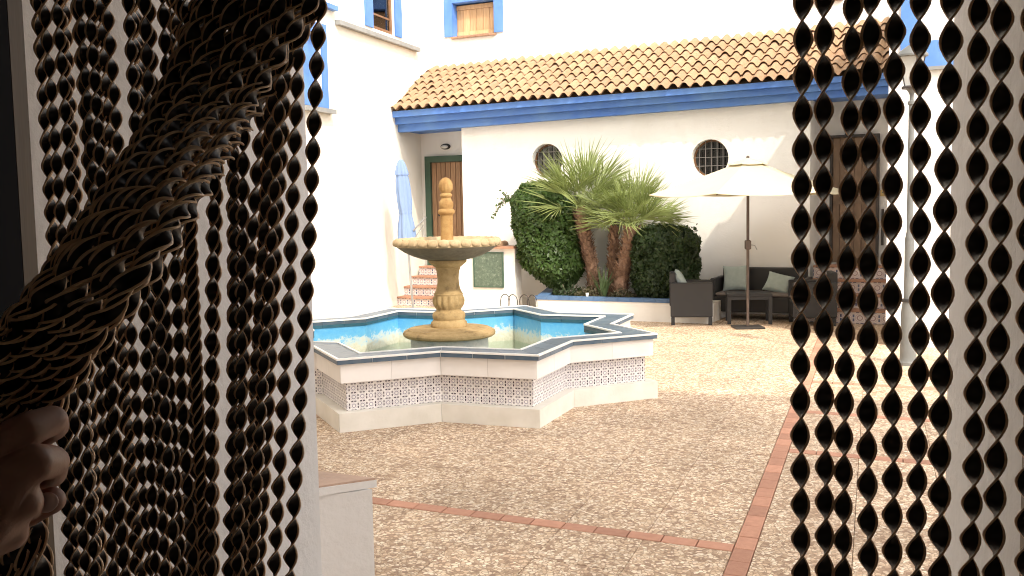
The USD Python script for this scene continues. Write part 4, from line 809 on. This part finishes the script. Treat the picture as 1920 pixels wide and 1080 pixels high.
# ------------------------------------------------------------------ strand curtain
dc = thing('door_curtain', 'dark brown curtain of twisted plastic strands, its left side pulled into a bundle', 'door curtain', D(0.46, -0.03, 2.48))
def ribbon(pts, half, width, phase, seg=8, hand=1.0):
    """flat strand with beaded rims, one half turn every "half" metres, along the points"""
    pts = np.asarray(pts, float); s = np.r_[0, np.cumsum(np.linalg.norm(np.diff(pts, axis=0), axis=1))]; n = int(s[-1] / half * seg); t = np.linspace(0, s[-1], n)
    P = np.stack([np.interp(t, s, pts[:, i]) for i in range(3)], 1); T = np.gradient(P, axis=0); T /= np.linalg.norm(T, axis=1, keepdims=True)
    ref = DT; X = np.cross(T, ref); X /= np.linalg.norm(X, axis=1, keepdims=True); Y = np.cross(X, T); th = phase + hand * t / half * np.pi
    w = width / 2; q1, q2 = 0.0010, 0.0025; sec = np.array([(-w, 0), (-w + q1, 0.0011), (-w + q2, 0.0005), (w - q2, 0.0005), (w - q1, 0.0011), (w, 0), (w - q1, -0.0011), (w - q2, -0.0005), (-w + q2, -0.0005), (-w + q1, -0.0011)]); rimv = np.array([1, 1, 0, 0, 1, 1, 1, 0, 0, 1.0])
    c, si = np.cos(th)[:, None], np.sin(th)[:, None]; a = sec[:, 0][None] * c - sec[:, 1][None] * si; b = sec[:, 0][None] * si + sec[:, 1][None] * c
    V = (P[:, None] + a[..., None] * X[:, None] + b[..., None] * Y[:, None]).reshape(-1, 3); m = len(sec); i = np.arange(n - 1)[:, None] * m; j = np.arange(m)[None]; j2 = (j + 1) % m
    F = np.stack([i + j, i + j2, i + m + j2, i + m + j], -1).reshape(-1, 4); uv = np.tile(np.stack([rimv, 0 * rimv], 1), (n, 1))
    return (V, F), uv
def curtain_pt(x, y, t): return on_plane(x, y, D(0, t, 0), DT)
def add_strand(x0, x1, t=-0.04, px0=None, ph=None):
    """a strand whose line passes the sight lines (x0 at the top of the view, x1 at the bottom), hung from the rail to the floor"""
    a, b = curtain_pt(x0, 0, t), curtain_pt(x1, 1080, t); k0 = (2.47 - a[2]) / (b[2] - a[2]); k1 = (0.33 - a[2]) / (b[2] - a[2]); top, bot = a + (b - a) * k0, a + (b - a) * k1
    d = (a @ FW + b @ FW) / 2; xm = (x0 + x1) / 2; hp = 43 + (xm - 100) * (77 - 43) / 1780.0; half = hp * (C0 * 0 + (a - C0)) @ FW / FPX * 1.0
    half = hp * float((a - C0) @ FW) / FPX; half *= rng.uniform(0.95, 1.06); wd = half * 0.555
    ks = np.linspace(0, 1, 15); f0, f1 = rng.uniform(0, 6.28, 2); sway = 0.0022 * np.sin(ks * 9 + f0) + 0.0014 * np.sin(ks * 23 + f1)
    m, uv = ribbon(top + (bot - top) * ks[:, None] + DS * sway[:, None], half, wd, rng.uniform(0, np.pi) if ph is None else ph, 8, -1.0); part('strand', m, M['strand'], dc, smooth=True, uv=uv)
left = [(66, 136), (86, 158), (104, 178), (120, 196), (141, 216), (163, 238), (180, 254), (199, 277), (239, 296), (257, 318), (277, 342), (305, 365), (328, 372), (350, 384), (398, 392), (412, 402), (430, 436), (468, 442), (506, 424), (522, 452), (536, 476), (548, 488), (568, 512), (606, 542)]
left += [(74, 148), (113, 186), (151, 226), (190, 262), (247, 306), (268, 330), (317, 356), (340, 378), (440, 428), (520, 462)]
right = [(1505, 1496), (1546, 1538), (1591, 1579), (1636, 1625), (1686, 1672), (1733, 1718), (1785, 1766), (1834, 1814), (1887, 1866), (1934, 1917), (1984, 1966)]
for i, q in enumerate(left): add_strand(*q, t=-0.04 - 0.012 * (i % 3))
for q in right: add_strand(*q)
part('rail', fbox(D, 0.006, OW - 0.006, -0.07, -0.036, 2.47, 2.50), M['jamb_wood'], dc)
# the gathered strands, from the rail down into the hand and on below it
G0 = at_depth(25, 745, 0.66)
nb_ = 34
for i in range(nb_):
    lay = 1.0 * ((i * 5) % 4); q = i / (nb_ - 1)
    x0 = 372 + 228 * q; st = curtain_pt(x0, 0, -0.05 - 0.015 * lay); st_top = st + (st - C0) * 0; 
    top = D(float((st - DP) @ DS) + 0.02, -0.04, 2.47)
    # middle points follow the sagging diagonal of the bundle
    o = (q - 0.5); dep = 0.80 - 0.10 * lay / 3.0
    m1 = at_depth(312 + 196 * q + rng.normal(0, 6), 150 + 12 * q, dep + 0.10)
    m2 = at_depth(216 + 172 * q + rng.normal(0, 7), 350 - 14 * q, dep - 0.01 - 0.02 * lay / 3)
    m3 = at_depth(66 + 189 * q + rng.normal(0, 6), 545, dep - 0.09 - 0.02 * lay / 3)
    g1 = at_depth(-28 + 140 * q + rng.normal(0, 2), 690 + 60 * q, 0.66 - 0.03 * lay / 3)
    g2 = at_depth(-45 + 110 * q, 830 + 60 * q, 0.655 + 0.02 * (lay - 1.5) / 3)
    e1 = at_depth(-35 + 110 * q, 1010, 0.66 + 0.02 * (lay - 1.5)); e2 = at_depth(-40 + 120 * q, 1250, 0.68 + 0.02 * (lay - 1.5)); e3 = e2 - [0, 0, 0.6]
    pts = spline([top, st, m1, m2, m3, g1, g2, e1, e2, e3], 160); half = 0.0265 * rng.uniform(0.92, 1.1)
    m, uv = ribbon(pts, half, half * 0.53, rng.uniform(0, np.pi), 8, -1.0); part('gathered_strand', m, M['strand'], dc, smooth=True, uv=uv)

# ------------------------------------------------------------------ the hand at the left edge
hd = thing('person', 'hand of a person at the left edge gripping the gathered curtain strands', 'person', at_depth(0, 900, 0.6))
def HP(x, y, d): return at_depth(x, y, d)
def chain(js):
    out = []
    sp_ = [manifold3d.Manifold.sphere(r, 24).translate(tuple(map(float, p))) for p, r in js]
    for a, b in zip(sp_[:-1], sp_[1:]): out.append(manifold3d.Manifold.batch_hull([a, b]))
    return out
mm = 0.001
fingers = {
 'little': [(HP(-45, 862, 0.572), 13 * mm), (HP(50, 806, 0.578), 10.6 * mm), (HP(98, 788, 0.594), 9.0 * mm), (HP(104, 800, 0.622), 8.0 * mm), (HP(86, 815, 0.640), 7.2 * mm)],
 'ring': [(HP(-25, 915, 0.566), 14 * mm), (HP(66, 868, 0.572), 11.4 * mm), (HP(98, 866, 0.590), 9.8 * mm), (HP(98, 888, 0.617), 8.6 * mm), (HP(78, 902, 0.637), 7.6 * mm)],
 'middle': [(HP(-25, 968, 0.564), 14 * mm), (HP(42, 940, 0.574), 11.5 * mm), (HP(54, 948, 0.600), 9.4 * mm), (HP(40, 962, 0.628), 8.2 * mm), (HP(20, 962, 0.640), 7.4 * mm)],
 'index': [(HP(-35, 1015, 0.566), 12.5 * mm), (HP(18, 1000, 0.578), 10.4 * mm), (HP(26, 1000, 0.602), 8.6 * mm), (HP(14, 1004, 0.622), 7.6 * mm), (HP(0, 1004, 0.632), 7.0 * mm)],
}
solid = []
for js in fingers.values(): solid += chain(js)
th_tip = HP(97, 938, 0.598)
solid += chain([(HP(-140, 960, 0.60), 15 * mm), (HP(-40, 970, 0.618), 12 * mm), (HP(44, 962, 0.612), 10 * mm), (th_tip, 8.2 * mm)])
palm_pts = [(HP(-35, 862, 0.573), 14 * mm), (HP(-10, 912, 0.568), 15 * mm), (HP(-10, 962, 0.567), 15 * mm), (HP(-30, 1010, 0.568), 13 * mm), (HP(34, 938, 0.576), 11.5 * mm), (HP(8, 996, 0.578), 11 * mm), (HP(36, 895, 0.571), 11 * mm), (HP(-240, 905, 0.545), 16 * mm), (HP(-230, 1010, 0.54), 17 * mm)]
solid.append(manifold3d.Manifold.batch_hull([manifold3d.Manifold.sphere(r, 24).translate(tuple(map(float, p))) for p, r in palm_pts]))
solid += chain([(HP(-235, 960, 0.54), 25 * mm), (HP(-420, 1060, 0.47), 31 * mm), (HP(-900, 1400, 0.33), 40 * mm)])
body = manifold3d.Manifold.batch_boolean(solid, manifold3d.OpType.Add).refine_to_length(0.0035)
bm = trimesh.Trimesh(*vf(body), process=True); bm = trimesh.smoothing.filter_taubin(bm, lamb=0.5, nu=0.52, iterations=24)
part('hand', (np.array(bm.vertices), np.array(bm.faces)), M['skin'], hd, smooth=True)
nv = trimesh.creation.icosphere(2); vv = np.array(nv.vertices); nd_ = th_tip - HP(44, 962, 0.612); nd_ /= np.linalg.norm(nd_); toc = C0 - th_tip; toc /= np.linalg.norm(toc); nn_ = toc - nd_ * (toc @ nd_); nn_ /= np.linalg.norm(nn_); sd_ = np.cross(nd_, nn_)
part('thumbnail', (th_tip + nn_ * 0.0072 + nd_ * 0.0052 + vv[:, :1] * (0.0085 * nd_ - 0.002 * nn_) + vv[:, 1:2] * 0.0060 * sd_ + vv[:, 2:3] * 0.0022 * nn_, np.array(nv.faces)), M['nail'], hd, smooth=True)
